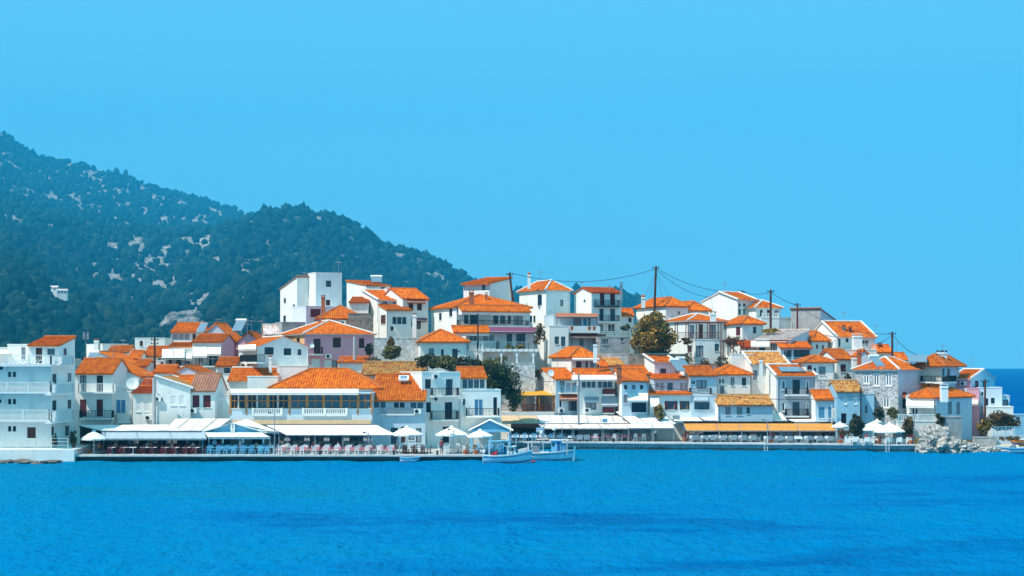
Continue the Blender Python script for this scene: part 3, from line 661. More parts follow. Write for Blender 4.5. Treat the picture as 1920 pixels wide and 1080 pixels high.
    def balcony(B, f, x0, x1, yt, ys, dep, st, slabcol=None):
        u0, z1 = B.pl(f, x0, yt, -dep); u1, z0 = B.pl(f, x1, ys, -dep)
        if u0 > u1: u0, u1 = u1, u0
        mb = MB(); B.box(mb, f, u0, u1, -dep, .06, z0 - .18, z0); o = mb.build('balcony', M['white'] if not slabcol else M[slabcol], B.H.e)
        rail(B, f, u0, u1, dep, z0, z1, st, o)
    def awning(B, x0, x1, y0, y1, proj, m='canvas', f='F', name='awning'):
        """fabric sheet from the wall (row y0) out to a front bar (row y1)"""
        u0, zt = B.pl(f, x0, y0); u1, _ = B.pl(f, x1, y0)
        a0, zf = B.pl(f, x0, y1, -proj); a1, _ = B.pl(f, x1, y1, -proj)
        zt = max(zt, zf + .15)
        P = [B.p(f, a0, -proj, zf), B.p(f, a1, -proj, zf), B.p(f, u1, -.02, zt), B.p(f, u0, -.02, zt)]
        mb = MB(); sheet(mb, P); o = mb.build(name, M[m], B.H.e)
        m2 = MB(); m2.bar(P[0], P[1], .06); m2.bar(P[0], P[3] - Vector((0, 0, .5)), .04); m2.bar(P[1], P[2] - Vector((0, 0, .5)), .04); m2.build('awning_frame', M['white'], o)
        m2 = MB(); m2.hexa([P[0] + Vector((0, 0, -.22)), P[1] + Vector((0, 0, -.22)), P[1] + B.ey * .02 + Vector((0, 0, -.22)), P[0] + B.ey * .02 + Vector((0, 0, -.22)), P[0], P[1], P[1] + B.ey * .02, P[0] + B.ey * .02]); m2.build('valance', M[m], o)
        return o
    def ac(B, px, py, f='F'):
        u, z = B.pl(f, px, py); mb = MB(); B.box(mb, f, u - .42, u + .42, -.34, -.04, z - .3, z + .3); o = mb.build('air_conditioner', M['white'], B.H.e)
        m2 = MB(); c = B.p(f, u - .1, -.345, z); ax = (B.p(f, u, -1, z) - B.p(f, u, 0, z)).normalized(); m2.tube([c, c + ax * .03], .22, 12); m2.build('fan_grille', M['dark'], o)
    def dish(B, px, py, r=.45, f='F', d=-.5):
        u, z = B.pl(f, px, py, d); c = B.p(f, u, d, z); dish_at(c, r, B.H.e, B.p(f, u, .02, z - .3))
def dish_at(c, r, par, foot):
    mb = MB(); ax = Vector((.35, -.9, .35)).normalized(); a = ax.cross(Vector((0, 0, 1))).normalized(); b = a.cross(ax); n = 14; k = len(mb.v)
    for ring, (rr, dd) in enumerate(((.02, -.12), (.5, -.09), (1, 0))):
        for j in range(n):
            t = 2 * math.pi * j / n; mb.v.append(tuple(c + (a * math.cos(t) + b * math.sin(t)) * rr * r + ax * dd * r * 1.6))
    for i in range(2):
        for j in range(n): mb.f.append((k + i * n + j, k + i * n + (j + 1) % n, k + (i + 1) * n + (j + 1) % n, k + (i + 1) * n + j)); mb.m.append(0); mb.uv.append(None)
    o = mb.build('satellite_dish', M['white'], par, smoothed=True); m2 = MB(); m2.tube([c - ax * .1, foot], .03, 5); m2.tube([c - b * r * .8, c + ax * r * .9], .015, 4); m2.build('dish_arm', M['steel'], o)
def sheet(mb, P, nu=8, nv=4, sag=.05, th=.03, m=0):
    P = [Vector(p) for p in P]; k = len(mb.v)
    for lay in (0, 1):
        for j in range(nv + 1):
            for i in range(nu + 1):
                u, v = i / nu, j / nv; q = P[0].lerp(P[1], u).lerp(P[3].lerp(P[2], u), v); q.z -= sag * 4 * v * (1 - v) + .02 * math.sin(u * 40) * (1 - v) + lay * th; mb.v.append(tuple(q))
    n = (nu + 1) * (nv + 1)
    for j in range(nv):
        for i in range(nu):
            a = k + j * (nu + 1) + i; b = a + 1; c = a + nu + 2; d = a + nu + 1
            mb.f += [(a, b, c, d), (a + n, d + n, c + n, b + n)]; mb.m += [m, m]; mb.uv += [None, None]
    for i in range(nu):
        for j in (0, nv):
            a = k + j * (nu + 1) + i; mb.f.append((a, a + 1, a + 1 + n, a + n)); mb.m.append(m); mb.uv.append(None)
    for j in range(nv):
        for i in (0, nu):
            a = k + j * (nu + 1) + i; b = a + nu + 1; mb.f.append((a, b, b + n, a + n)); mb.m.append(m); mb.uv.append(None)
def rail_run(mb, p, q, h, st):
    p = Vector(p); q = Vector(q); L = (q - p).length; up = Vector((0, 0, 1))
    if L < .1: return
    if st == 'c': 
        d = (q - p).normalized(); a = up.cross(d) * .06; mb.hexa([p - a, q - a, q + a, p + a, p - a + up * h, q - a + up * h, q + a + up * h, p + a + up * h]); return
    if st == 'h':                            # horizontal wires between posts
        for k in (1, .68, .36): mb.bar(p + up * h * k, q + up * h * k, .04)
        n = max(1, round(L / 1.8))
        for i in range(n + 1): b = p.lerp(q, i / n); mb.bar(b, b + up * h, .06)
        return
    if st in 'b':
        mb.bar(p + up * (h - .05), q + up * (h - .05), .16, w2=.1); mb.bar(p + up * .06, q + up * .06, .16, w2=.12)
        n = max(2, round(L / .26))
        for i in range(n): b = p.lerp(q, (i + .5) / n); mb.bar(b + up * .1, b + up * (h - .08), .11)
        m = max(1, round(L / 2.6))
        for i in range(m + 1): b = p.lerp(q, i / m); mb.bar(b, b + up * (h + .06), .2)
        return
    if st == 'z':                            # lattice of crossed bars under a top rail
        mb.bar(p + up * h, q + up * h, .07); mb.bar(p + up * .08, q + up * .08, .06); mb.bar(p + up * h * .5, q + up * h * .5, .045)
        n = max(2, round(L / .55))
        for i in range(n):
            a, b = p.lerp(q, i / n), p.lerp(q, (i + 1) / n); mb.bar(a + up * .08, b + up * h * .5, .06); mb.bar(b + up * .08, a + up * h * .5, .06)
            for j in range(3): c = a.lerp(b, j / 3); mb.bar(c + up * h * .5, c + up * h, .03)
        m = max(1, round(L / 2.6))
        for i in range(m + 1): b = p.lerp(q, i / m); mb.bar(b, b + up * (h + .05), .13)
        return
    mb.bar(p + up * h, q + up * h, .06); mb.bar(p + up * .1, q + up * .1, .04)
    n = max(2, round(L / .17))
    for i in range(n + 1): b = p.lerp(q, i / n); mb.bar(b + up * .1, b + up * h, .04)
    m = max(1, round(L / 1.7))
    for i in range(m + 1): b = p.lerp(q, i / m); mb.bar(b, b + up * h, .055)
RM = {'k': 'dark', 'w': 'white', 'b': 'white', 'z': 'white', 'h': 'white', 'c': 'white', 'o': 'wred', 't': 'skyb', 'K': 'dark', 'g': 'grey', 'B': 'burg'}
def rail(B, f, u0, u1, dep, z0, z1, st, par, sides=True):
    h = max(.7, min(1.25, z1 - z0)); mb = MB(); e = .06
    s2 = {'o': 'k', 't': 'w', 'K': 'h', 'g': 'w', 'B': 'c'}.get(st, st)
    rail_run(mb, B.p(f, u0 + e, -dep + e, z0), B.p(f, u1 - e, -dep + e, z0), h, s2)
    if sides and dep > .3:
        rail_run(mb, B.p(f, u0 + e, -dep + e, z0), B.p(f, u0 + e, 0, z0), h, s2); rail_run(mb, B.p(f, u1 - e, -dep + e, z0), B.p(f, u1 - e, 0, z0), h, s2)
    return mb.build('railing', M[RM[st]], par)
def chimney(par, px, y0, y1, Y, w=.5, m='white', cap='terra', pot=False):
    z1 = za(y0, Y); z0 = za(y1, Y) - .6; x = xa(px, Y); mb = MB(); h = w / 2
    mb.box(x - h, x + h, Y - h, Y + h, z0, z1 - .18); mb.box(x - h - .06, x + h + .06, Y - h - .06, Y + h + .06, z1 - .42, z1 - .34)
    o = mb.build('chimney', M[m], par); m2 = MB()
    if pot: m2.lathe((x, Y, z1 - .2), [(h * .9, 0), (h * 1.1, .12), (h * .9, .3), (.03, .45)], 8)
    else:
        for a in (-1, 1):
            for b in (-1, 1): m2.box(x + a * h * .8 - .05, x + a * h * .8 + .05, Y + b * h * .8 - .05, Y + b * h * .8 + .05, z1 - .18, z1)
        m2.box(x - h - .06, x + h + .06, Y - h - .06, Y + h + .06, z1, z1 + .07)
    m2.build('chimney_cap', M[cap], o)
def antenna(par, px, y0, y1, Y, style=0):
    z1 = za(y0, Y); z0 = za(y1, Y) - .4; x = xa(px, Y); mb = MB(); mb.tube([(x, Y, z0), (x, Y, z1)], .03, 5)
    if style == 0:
        mb.tube([(x - .1, Y - .6, z1 - .15), (x + .15, Y + .7, z1 - .15)], .02, 4)
        for i in range(6): t = i / 5; c = Vector((x - .1 + .25 * t, Y - .6 + 1.3 * t, z1 - .15)); mb.tube([c + Vector((-.35 + t * .1, 0, 0)), c + Vector((.35 - t * .1, 0, 0))], .014, 4)
    else:
        for dx in (-.25, .25): mb.box(x + dx - .07, x + dx + .07, Y - .1, Y + .1, z1 - .8, z1 + .1)
        mb.bar((x - .3, Y, z1 - .35), (x + .3, Y, z1 - .35), .04)
    mb.build('antenna', M['steel'], par)
def solar(par, px, py, Y, w=1.1, L=2.0, tilt=38, tank=True, rz=-12):
    c = at(px, py, Y); Rm = Matrix.Rotation(R(rz), 3, 'Z'); a = Rm @ Vector((1, 0, 0)); b = Rm @ Vector((0, math.cos(R(tilt)), math.sin(R(tilt)))); n = a.cross(b); mb = MB()
    def hx(m_, u0, u1, v0, v1, d0, d1): m_.hexa([c + a * u + b * v + n * d for d in (d0, d1) for u, v in ((u0, v0), (u1, v0), (u1, v1), (u0, v1))])
    hx(mb, -w / 2, w / 2, -L / 2, L / 2, 0, .09); o = mb.build('solar_panel', M['steel'], par); m2 = MB(); hx(m2, -w / 2 + .05, w / 2 - .05, -L / 2 + .05, L / 2 - .05, .09, .1); m2.build('panel_glass', M['solar'], o)
    m2 = MB(); t = c + b * L / 2
    for s_ in (-1, 1): m2.bar(t + a * s_ * w * .45, t + a * s_ * w * .45 - Vector((0, 0, L * .7)), .05); m2.bar(c - b * L / 2 + a * s_ * w * .45, c - b * L / 2 + a * s_ * w * .45 - Vector((0, 0, .4)), .05)
    m2.build('panel_stand', M['steel'], o)
    if tank: m2 = MB(); q = t + Vector((0, .1, .2)); m2.tube([q - a * w * .55, q - a * w * .5, q + a * w * .5, q + a * w * .55], .21, 10); m2.build('water_tank', M['white'], o, smoothed=False)
M['ridge'] = mat('ridge_tile', (.60, .16, .03), .8, .2, 3); M['ridge_a'] = mat('ridge_tile_old', (.50, .30, .14), .9, .25, 3); M['ridge_f'] = mat('ridge_tile_faded', (.40, .2, .12), .9, .2, 3); M['ridge_k'] = mat('ridge_tile_pale', (.62, .5, .44), .9, .2, 3)
def house(label, *a, name='house', cat='house', group=None, **k):
    H = House(label, (0, 0, 0), name, cat, group); b = H.blk(*a, **k); return H, b

# ---------------------------------------------------------------- houses, from the hotel at the water to the headland
FR['W'] = 'white'
H, b = house('white four-storey hotel with lattice balconies standing right at the water', -150, 96, 682, 182.2, 10, 'flat', r=0, name='hotel', cat='hotel',
  wins='k 15 21 697 707; k 24 30 697 707; k 15 21 748 758; k 24 30 748 758; k 15 21 799 809; k 24 30 799 809; W 54 66 694 716; W 54 66 746 766; n 51 67 801 822; n -30 -12 744 766; n -30 -12 692 714; n -30 -12 798 822; R e 98 106 701 722; R k 127 134 700 715; R e 98 106 751 772; R k 127 134 750 766; R n 96 101 800 816; R k 122 130 799 816',
  bals='-150 95 666 684 1.1 z; -150 95 717 735 1.1 z; -150 93 769 788 1.1 z; R 97 138 666 684 .7 w; R 97 138 720 736 .7 w; R 97 138 771 787 .7 w')
b.ac(6, 690); b.ac(3, 752)
b = H.blk(54, 111, 649, 184, 6.6, 'sf', 634, r=0, yb=684, wins='n 67 79 652 681; v 87 104 652 668; R k 119 125 653 668')
H.blk(14, 53, 646, 187.5, 5, 'flat', r=0, yb=684, wins='g 40 48 651 674'); H.blk(-60, 12, 652, 188, 5, 'flat', r=0, yb=684); H.b[-1].awning(-20, 19, 656, 663, 1.2, 'pinkc')
SW = bpy.data.objects['sea_wall']
mb = MB(); rail_run(mb, (xa(-60, 180), 180.1, 1.33), (xa(127, 180), 180.1, 1.33), 1.2, 'h'); mb.build('railing', M['white'], SW)
mb = MB(); rail_run(mb, (xa(138, 181), 181, .7), (xa(160, 181), 181, .7), 1.2, 'h'); tag(mb.build('quay_railing', M['burg'], off=at(138, 850, 181)), 'short red railing between the sea wall and the quay', 'railing')

H, b = house('white house with orange roof and two stacked balconies beside the hotel', 141, 211, 701, 194, 9, 'gx', 675, r=0,
  wins='e 150 162 704 735; e 181 193 704 735; n 144 147 750 760; r 150 162 749 781; r 181 193 749 781', bals='146 213 719 735 1.1 w; 148 210 770 784 1.1 k')
solar(H.e, 172, 672, 200, 1.2, 1.8); antenna(H.e, 161, 624, 672, 199, 1)
H, b = house('low white house with blue french window and railed roof terrace', 211, 247, 735, 195, 8, 'flat', r=0, wins='u 218 226 750 776; u 227 235 750 776', bals='217 246 775 791 .9 w')
rail(b, 'F', .1, b.W - .1, 0, b.ze, za(726, 195), 'w', H.e); b.dish(248, 719, .75, d=-.7)
H, b = house('plain white house with blank white shutters behind the grey post', 249, 292, 737, 194, 8, 'gx', 727, r=0, tile='r', wins='W 255 263 754 772; W 270 280 754 772; k 245 247 740 745'); b.ac(279, 783)
H, b = house('white house under a lichen-yellow roof falling to one side', 293, 357, 729, 192, 9, 'sr', 708, r=0, tile='a', cap='mv', wins='W 320 330 742 760; W 336 346 742 760; k 300 305 746 752'); b.ac(296, 748)
H, b = house('white house with faded brown roof and two burgundy-shuttered windows', 356, 403, 733, 192.5, 8, 'gx', 703, r=0, tile='f', wins='r 361 374 741 764; r 381 395 741 764'); b.ac(363, 770)
H.blk(403, 431, 745, 194, 4, 'flat', r=0, wins='W 410 418 752 768')
house('narrow house with a long roof falling steeply towards a chimney', 182, 262, 706, 202, 7, 'sr', 674, r=-6, wins='k 216 222 711 718')
H, b = house('white flat-topped house with rooftop mast behind the hotel', 192, 240, 645, 232, 8, 'flat', xl=165); chimney(H.e, 181, 636, 648, 233, .6)
house('small orange-roofed house below the flat-topped one', 202, 241, 661, 226, 5, 'gx', 651, r=0, wins='W 222 230 664 672')
house('grey-walled house with thin sloping orange verge', 188, 244, 681, 214, 7, 'sr', 662, r=-5, col='b')
H, b = house('white cube house with brown door high behind the rooftops', 253, 309, 634, 240, 7, 'flat', r=0, wins='n 262 268 639 649; W 272 282 640 650'); antenna(H.e, 231, 636, 690, 236, 0)
house('house with wide orange roof beside the dark wooden pole', 270, 314, 668, 222, 6, 'gx', 652, r=0, wins='k 296 302 672 680')
house('tiny house with short orange roof between grey walls', 240, 262, 673, 218, 5, 'gx', 660, r=0)
house('small white house with dark red window under a short roof', 252, 276, 687, 209, 5, 'gx', 677, r=0, wins='r 256 269 692 701')
house('white house with dark conservatory window near the wooden pole', 276, 309, 676, 214, 5, 'flat', r=0, wins='v 300 308 678 692')
house('lilac house with small square windows under an orange roof', 288, 324, 698, 207, 6, 'gx', 687, r=0, col='l', wins='k 300 305 706 711; k 313 317 706 711')
house('low red-roofed house behind the plain white shutters', 262, 308, 728, 199, 5, 'gx', 714, r=0, tile='r', col='l'); house('small white house squeezed behind the satellite dish', 216, 250, 716, 204, 5, 'gx', 704, r=0, wins='k 222 226 719 726; k 238 242 719 726')
house('narrow white house behind the blank-shuttered one', 306, 333, 703, 203, 5, 'sf', 697, r=0, wins='k 312 316 706 712'); house('small white cube behind the wooden pole', 312, 340, 655, 226, 5, 'flat', r=0, wins='k 318 323 659 667')
house('whitewashed cottage above the garage doors', 1532, 1566, 722, 213.5, 5, 'gx', 711, r=5, wins='k 1540 1545 726 734; k 1554 1559 726 734'); house('small lilac cottage above the square-window house', 1098, 1140, 688, 221, 5, 'gx', 678, r=8, col='l', wins='k 1108 1113 690 696; n 1124 1130 690 699')
house('white cottage peeping over the weathered orange roof', 1392, 1430, 652, 226, 5, 'gx', 642, r=8, tile='r', wins='k 1398 1403 654 661'); house('cottage with tiny roof below the long-roofed crest house', 1556, 1588, 668, 222.5, 5, 'gx', 657, r=6, tile='r', wins='k 1561 1565 670 677')
# three-storey cluster with awnings
H, b = house('house with glazed loggia and lilac gable on the left slope', 321, 372, 623, 224, 9, 'gx', 608, r=0, wins='v 322 356 624 638; n 361 367 626 641')
H.blk(372, 439, 638, 227, 8, 'gy', 607, r=0, col='l', wins='W 385 393 620 634'); H.blk(316, 368, 651, 221, 3, 'sf', 645, r=0); solar(H.e, 379, 615, 224, 1.1, 2.2, tank=False); antenna(H.e, 409, 597, 612, 229, 0)
H, b = house('pink-sided house with black balcony and row of drop awnings', 361, 416, 642, 216, 9, 'gx', 629, xr=443, cols={'R': 'p'}, wins='e 366 380 660 686; e 392 408 658 686', bals='304 414 671 686 1.2 k')
q = H.blk(305, 361, 655, 216.5, 7, 'flat', r=0, wins='e 310 322 662 686; e 330 340 662 686; e 347 355 664 686')
q.awning(304, 325, 655, 671, 1.3); q.awning(326, 346, 655, 671, 1.3); q.awning(341, 360, 662, 673, 1.0); b.awning(362, 388, 648, 668, 1.3); b.awning(389, 414, 649, 664, 1.3); antenna(H.e, 464, 606, 640, 222, 0)
H, b = house('pink gabled house with rooftop solar water heater', 446, 485, 640, 224, 8, 'gy', 624, r=0, col='p'); solar(H.e, 448, 612, 223, 1.4, 2.2)
H, b = house('white house with wide front gable and two brown windows', 483, 578, 652, 206, 10, 'gy', 633, xl=448, cap='m', wins='k 496 513 651 665; k 532 546 653 666; k 558 565 655 666', bals='L 449 481 666 679 1.0 k')
b.awning(447, 480, 647, 655, 1.2, f='L'); b.dish(585, 648, .3)
chimney(H.e, 507, 667, 690, 204, .35)
house('house with corrugated orange roof above the tavern', 428, 517, 715, 202, 7, 'gx', 692, r=0, cap='m'); house('white parapet building behind the glazed veranda', 464, 521, 706, 199, 3, 'flat', r=0)
house('white parapet block behind the tavern ridge', 519, 576, 686, 204, 6, 'flat', r=0)
house('lilac front gable low among the left rooftops', 322, 378, 700, 204, 8, 'gy', 688, r=0, col='l', wins='k 337 342 703 708'); house('orange roof stretching left of the lilac gable', 290, 322, 699, 206.5, 6, 'gx', 689, r=0)
house('small orange-roofed house tucked behind the faded brown roof', 330, 370, 724, 198, 5, 'gx', 707, r=0); house('house with orange roof below the black balcony', 405, 442, 687, 208, 6, 'gx', 673, r=0, wins='k 420 432 690 700')

# the tavern
H, b = house('tavern with wood-framed glazed veranda and broad orange hip roof', 508, 712, 729, 195.6, 8.5, 'hip', 694, r=0, name='tavern', cat='tavern')
V = H.blk(431, 698, 737, 190.6, 4.9, 'flat', r=0, col='b', wins=';'.join(f'x {a} {c} 738 766' for a, c in ((433, 446), (448, 460), (464, 481), (483, 500), (504, 520), (522, 541), (545, 574), (577, 605), (608, 638), (641, 670), (673, 696))) + ';' + ';'.join(f'e {a} {a + 26} 815 848' for a in range(470, 690, 37)), bals='473 529 766 777 .22 b; 567 651 766 777 .22 b')
for a in ((432, 498), (498, 562), (562, 616), (616, 672)): V.awning(a[0], a[1], 729, 737, .7)
mb = MB(); V.box(mb, 'F', .4, V.W - .1, -.5, 0, za(795, 190.6), za(787, 190.6)); mb.build('fascia', M['beige'], H.e)
mb = MB()
for px in (432, 462, 502, 543, 575, 606, 639, 671, 697): u, _ = V.pl('F', px, 750); V.box(mb, 'F', u - .1, u + .1, -.05, 0, za(777, 190.6), za(736, 190.6))
V.box(mb, 'F', 0, V.W, -.08, 0, za(752, 190.6), za(750.4, 190.6)); mb.build('timber_frame', M['ochre'], H.e)
H, b = house('two-storey house with broad plain orange roof and skylight next to the tavern', 698, 797, 750, 193, 13, 'gx', 704, r=0, cols={'F': 'b'}, ov=.5,
  wins='v 700 724 752 766; v 737 760 753 767; v 768 795 753 767; e 733 746 802 846; k 766 777 813 825; n 752 760 800 830; k 780 790 803 830', bals='713 777 767 776 .3 g'); b.ac(783, 771)
mb = MB(); c = at(757, 713, 197); mb.hexa([c + Vector(p) for p in ((-.6, -.5, -.1), (.6, -.5, -.1), (.6, .5, .38), (-.6, .5, .38), (-.6, -.55, .12), (.6, -.55, .12), (.6, .45, .6), (-.6, .45, .6))]); o = mb.build('skylight', M['white'], H.e)
mb = MB(); mb.hexa([c + Vector(p) for p in ((-.42, -.40, .10), (.42, -.40, .10), (.42, .32, .46), (-.42, .32, .46), (-.42, -.41, .19), (.42, -.41, .19), (.42, .31, .55), (-.42, .31, .55))]); mb.build('skylight_glass', M['solar'], o)
house('long roof of old lichen-yellow tiles above the tavern', 678, 796, 703, 209, 8, 'gx', 681, r=0, tile='a', col='h')
H, b = house('white flat-roofed house with two iron balconies above the umbrellas', 791, 863, 698, 195, 9, 'flat', xl=750,
  wins='k 797 808 711 729; e 836 849 711 741; k 798 808 754 773; e 834 848 754 786; n 795 800 812 835; e 830 842 800 830', bals='811 862 728 742 .9 k; 810 861 771 787 .9 k'); b.ac(817, 706); b.ac(817, 748)
H.blk(864, 912, 709, 198.5, 6, 'gx', 691, r=10, wins='v 866 910 710 729'); q = H.blk(863, 939, 731, 196.4, 6, 'flat', r=8, wins='u 890 897 749 779; u 898 905 749 779; k 868 872 748 760; e 925 932 745 778', bals='875 937 766 780 1.1 k')

# upper left slope
H, b = house('tall white house of two offset blocks high on the left', 557, 579, 539, 246, 8, 'sb', 520, xl=526, tile='f', wins='L k 532 536 559 568; L k 549 553 571 581; L k 531 536 592 603')
H.blk(592, 641, 511, 244, 3.5, 'flat', xl=578, wins='k 611 621 526 538; n 611 619 562 573'); antenna(H.e, 635, 490, 512, 245, 0); antenna(H.e, 571, 510, 520, 247, 0)
H, b = house('lilac terrace building with brown garage door below the tall blocks', 574, 652, 574, 239, 4, 'flat', xl=549, col='l', wins='r 582 601 579 595'); chimney(H.e, 606, 554, 592, 236, .5, 'terra')
house('terraced house with burgundy porch at the foot of the tall blocks', 529, 574, 604, 238, 5, 'flat', r=20, col='n', wins='r 533 545 592 603')
H, b = house('low house with steep orange hip roof below the tall blocks', 597, 682, 598, 232, 8, 'hip', 576, r=8, wins='k 628 636 604 612', cap=None); b.ac(643, 605)
H, b = house('ruined brown stone wall beside the white houses', 653, 700, 588, 231, 1.2, 'flat', r=6, col='v', name='ruined_wall', cat='wall')
H, b = house('pink house with orange side wall and brown shutters', 571, 700, 627, 222, 14, 'hip', 604, xl=523, col='p', cols={'L': 'o'}, cap='m',
  wins='n 588 601 635 663; n 624 639 633 652; n 673 683 634 653; W 584 600 673 690; W 608 622 675 690; k 623 632 676 690; L n 531 538 633 645; L k 556 562 634 655', bals='574 606 651 664 .8 k'); b.ac(615, 668)
house('house with pale worn tile roof left of the pink house', 497, 524, 628, 225, 8, 'gx', 611, r=12, tile='k', col='n'); house('small shed with orange lean-to roof below the pink house', 634, 687, 680, 213, 3, 'sf', 672, r=0)
H, b = house('white house with stepped orange roofs and wide window on the crest', 710, 753, 564, 238, 8, 'sf', 546, xl=679, cap='mv', wins='k 717 726 566 572; k 736 746 566 572')
H.blk(725, 771, 582, 234, 4, 'sf', 574, xl=711, wins='v 735 763 593 609; L n 714 723 591 607; n 732 738 612 620'); H.blk(725, 755, 540, 243, 6, 'flat', r=10)
chimney(H.e, 777, 588, 632, 228, .55, 'white', 'terra'); antenna(H.e, 708, 560, 600, 232, 0)
H, b = house('white house with a red door under a thin top roof on the skyline', 687, 731, 536, 247, 8, 'sf', 529, xl=650, wins='r 714 724 538 546'); solar(H.e, 706, 525, 250, 1.6, 1.2, rz=10); H.blk(655, 690, 568, 240, 5, 'sf', 560, r=0)
H, b = house('blue-shaded house with paired shuttered windows on the crest', 755, 803, 560, 237, 8, 'gx', 543, r=30, wins='n 766 775 568 582; n 782 791 568 582; k 781 789 601 617; k 768 774 601 612'); b.awning(763, 798, 561, 566, .7, 'terra'); b.awning(772, 801, 596, 600, .7, 'burg')
house('whitewashed rubble terrace wall over the golden bush', 701, 788, 634, 220, 1, 'flat', r=4, col='q', name='terrace_wall', cat='wall')
H, b = house('white house with pointed hip roof above the hedge', 788, 877, 642, 218, 9, 'hip', 621, xl=775, wins='g 804 814 653 672; k 827 832 655 668; k 848 858 654 672')
H, b = house('large balconied house with the longest orange roof on the crest', 856, 993, 576, 230, 11, 'hip', 555, xl=806, wins='e 870 878 584 607; e 881 896 584 607; k 905 910 582 588; e 925 934 584 607; e 938 947 584 607; e 952 958 584 607; e 963 980 584 609; L k 842 848 578 593; L k 823 828 587 600', bals='862 993 600 611 1.3 k')
H.blk(866, 920, 583, 228, 1.5, 'sf', 575, r=20, zb=90); H.blk(921, 994, 584, 229.5, 1.5, 'sf', 576, r=20, zb=90)
q = H.blk(876, 1000, 622, 226.5, 4, 'flat', r=12, wins='v 880 895 627 640; v 905 928 627 640; e 950 960 626 650; e 968 985 626 650', bals='876 933 640 656 1.2 b; 936 992 641 656 1.2 w'); q.awning(918, 1004, 613, 622, 1.6, 'purple'); H.blk(851, 918, 623, 225, 1.6, 'sf', 614, r=10, zb=90)
chimney(H.e, 884, 545, 563, 231, .65, 'terra', 'terra'); chimney(H.e, 912, 549, 558, 235, .3, 'terra')
H, b = house('small rooftop house with overhanging roof beside the leaning pole', 869, 919, 533, 239, 9, 'sf', 523, xr=960, ov=1.0, wins='k 904 910 534 544', bals='869 918 545 557 .6 c')
H, b = house('white house with white-edged hip roof and chimney on the crest', 1024, 1069, 545, 242, 8.5, 'hip', 529, xl=972, cap='m', wins='L k 1008 1016 553 572; L k 993 998 592 604; L k 1000 1004 592 604; k 1050 1056 562 574'); chimney(H.e, 992, 513, 534, 243, .45, pot=True)
H, b = house('terraced building with orange pent roofs and flower pots', 1038, 1122, 590, 234, 6, 'flat', r=12, col='b', wins='u 1094 1100 597 614; k 1103 1107 597 612; g 1075 1090 596 613; g 1086 1094 635 660; k 1052 1056 567 574', bals='1064 1126 611 622 1.6 c')
def pent(B, x0, x1, y0, y1, dep, ypost):     # thin tiled pent roof on posts
    o = B.awning(x0, x1, y0, y1, dep, 'terra', name='pent_roof')
    for px in (x0 + 2, (x0 + x1) / 2, x1 - 2):
        mb = MB(); u, z0 = B.pl('F', px, ypost, -dep + .1); _, z1 = B.pl('F', px, y1, -dep + .1); mb.bar(B.p('F', u, -dep + .1, z0), B.p('F', u, -dep + .1, z1), .1); mb.build('post', M['wred'], o)
pent(b, 1042, 1121, 587, 593, 1.4, 621); pent(b, 1070, 1136, 626, 632, 1.7, 662)
H.blk(1030, 1066, 611, 231, 5, 'flat', xl=1020, wins='k 1040 1048 631 645; k 1052 1060 631 649')
for i, px in enumerate((1105, 1114, 1072)): c = at(px, 622, 231.4); mb = MB(); mb.lathe(c, [(.18, .2), (.26, .75)], 8); tag(mb.build('flower_pot', M['terra'], off=c), ('terracotta pot in the middle of the white balcony parapet', 'terracotta pot at the iron-balcony end of the white parapet', 'terracotta pot at the far end of the white balcony parapet')[i], 'flower pot')
H, b = house('small white house with hip roof and brown window below the terraces', 1071, 1119, 671, 218, 8, 'hip', 653, xl=1033, wins='n 1080 1090 674 691; n 1098 1102 674 693; e 1107 1114 674 694'); b.awning(1073, 1124, 669, 674, 1.2, 'pinkc'); chimney(H.e, 1116, 643, 672, 216, .5, 'white', 'brown')
H, b = house('tall narrow house with red shutters and iron balconies', 1109, 1165, 549, 240, 5, 'gx', 542, xl=1076, tile='r', wins='r 1125 1133 550 572; r 1144 1153 550 572; e 1124 1132 579 602; e 1144 1153 579 602; v 1121 1131 607 622; v 1140 1153 607 622; L k 1094 1098 562 566', bals='1118 1164 562 574 .7 k dark; 1120 1163 591 603 .9 k'); antenna(H.e, 1090, 528, 546, 243, 0); antenna(H.e, 1143, 534, 546, 242, 0); chimney(H.e, 1165, 530, 555, 240, .3, 'grey', 'grey')
H, b = house('grey concrete terrace block beside the golden tree', 1124, 1181, 632, 231, 6, 'flat', r=8, col='n', wins='k 1164 1169 634 640; k 1128 1140 636 646'); rail(b, 'F', .1, b.W - .1, 0, b.ze, za(620, 231), 'K', H.e)
house('small house with bright orange lean-to behind the golden tree', 1164, 1189, 593, 244, 5, 'sf', 581, r=0, wins='n 1178 1184 596 604')
H, b = house('white house with wide hip roof behind the golden tree', 1248, 1290, 575, 240, 10, 'hip', 561, xl=1190, wins='W 1256 1262 584 597; k 1271 1275 584 589'); chimney(H.e, 1206, 555, 570, 243, .55, pot=True)
house('lower hip-roofed annex on the skyline behind the pergola house', 1291, 1329, 583, 243, 8, 'hip', 568, r=22, wins='k 1308 1314 588 597')
H, b = house('house with dark red timber pergola beside the golden tree', 1291, 1362, 602, 233, 8, 'hip', 591, r=20, cap='m', wins='e 1293 1301 610 634; n 1311 1318 608 635; e 1330 1342 609 634; k 1358 1361 605 618'); chimney(H.e, 1337, 585, 597, 233, .8)
q = H.blk(1303, 1351, 637, 227.5, 5, 'flat', xl=1287, wins='e 1305 1319 648 669; k 1340 1348 645 658; L n 1289 1297 648 660')
mb = MB(); P0 = at(1270, 636, 229); P1 = at(1352, 636, 227.4); zt = za(606, 229)
for t in (0, .25, .5, .75, 1):
    for d in (0, 3): a = P0.lerp(P1, t) + Vector((0, d, 0)); mb.bar(a, (a.x, a.y, zt), .12)
    a = P0.lerp(P1, t); mb.bar((a.x, a.y - .3, zt), (a.x, a.y + 3.4, zt + .1), .12)
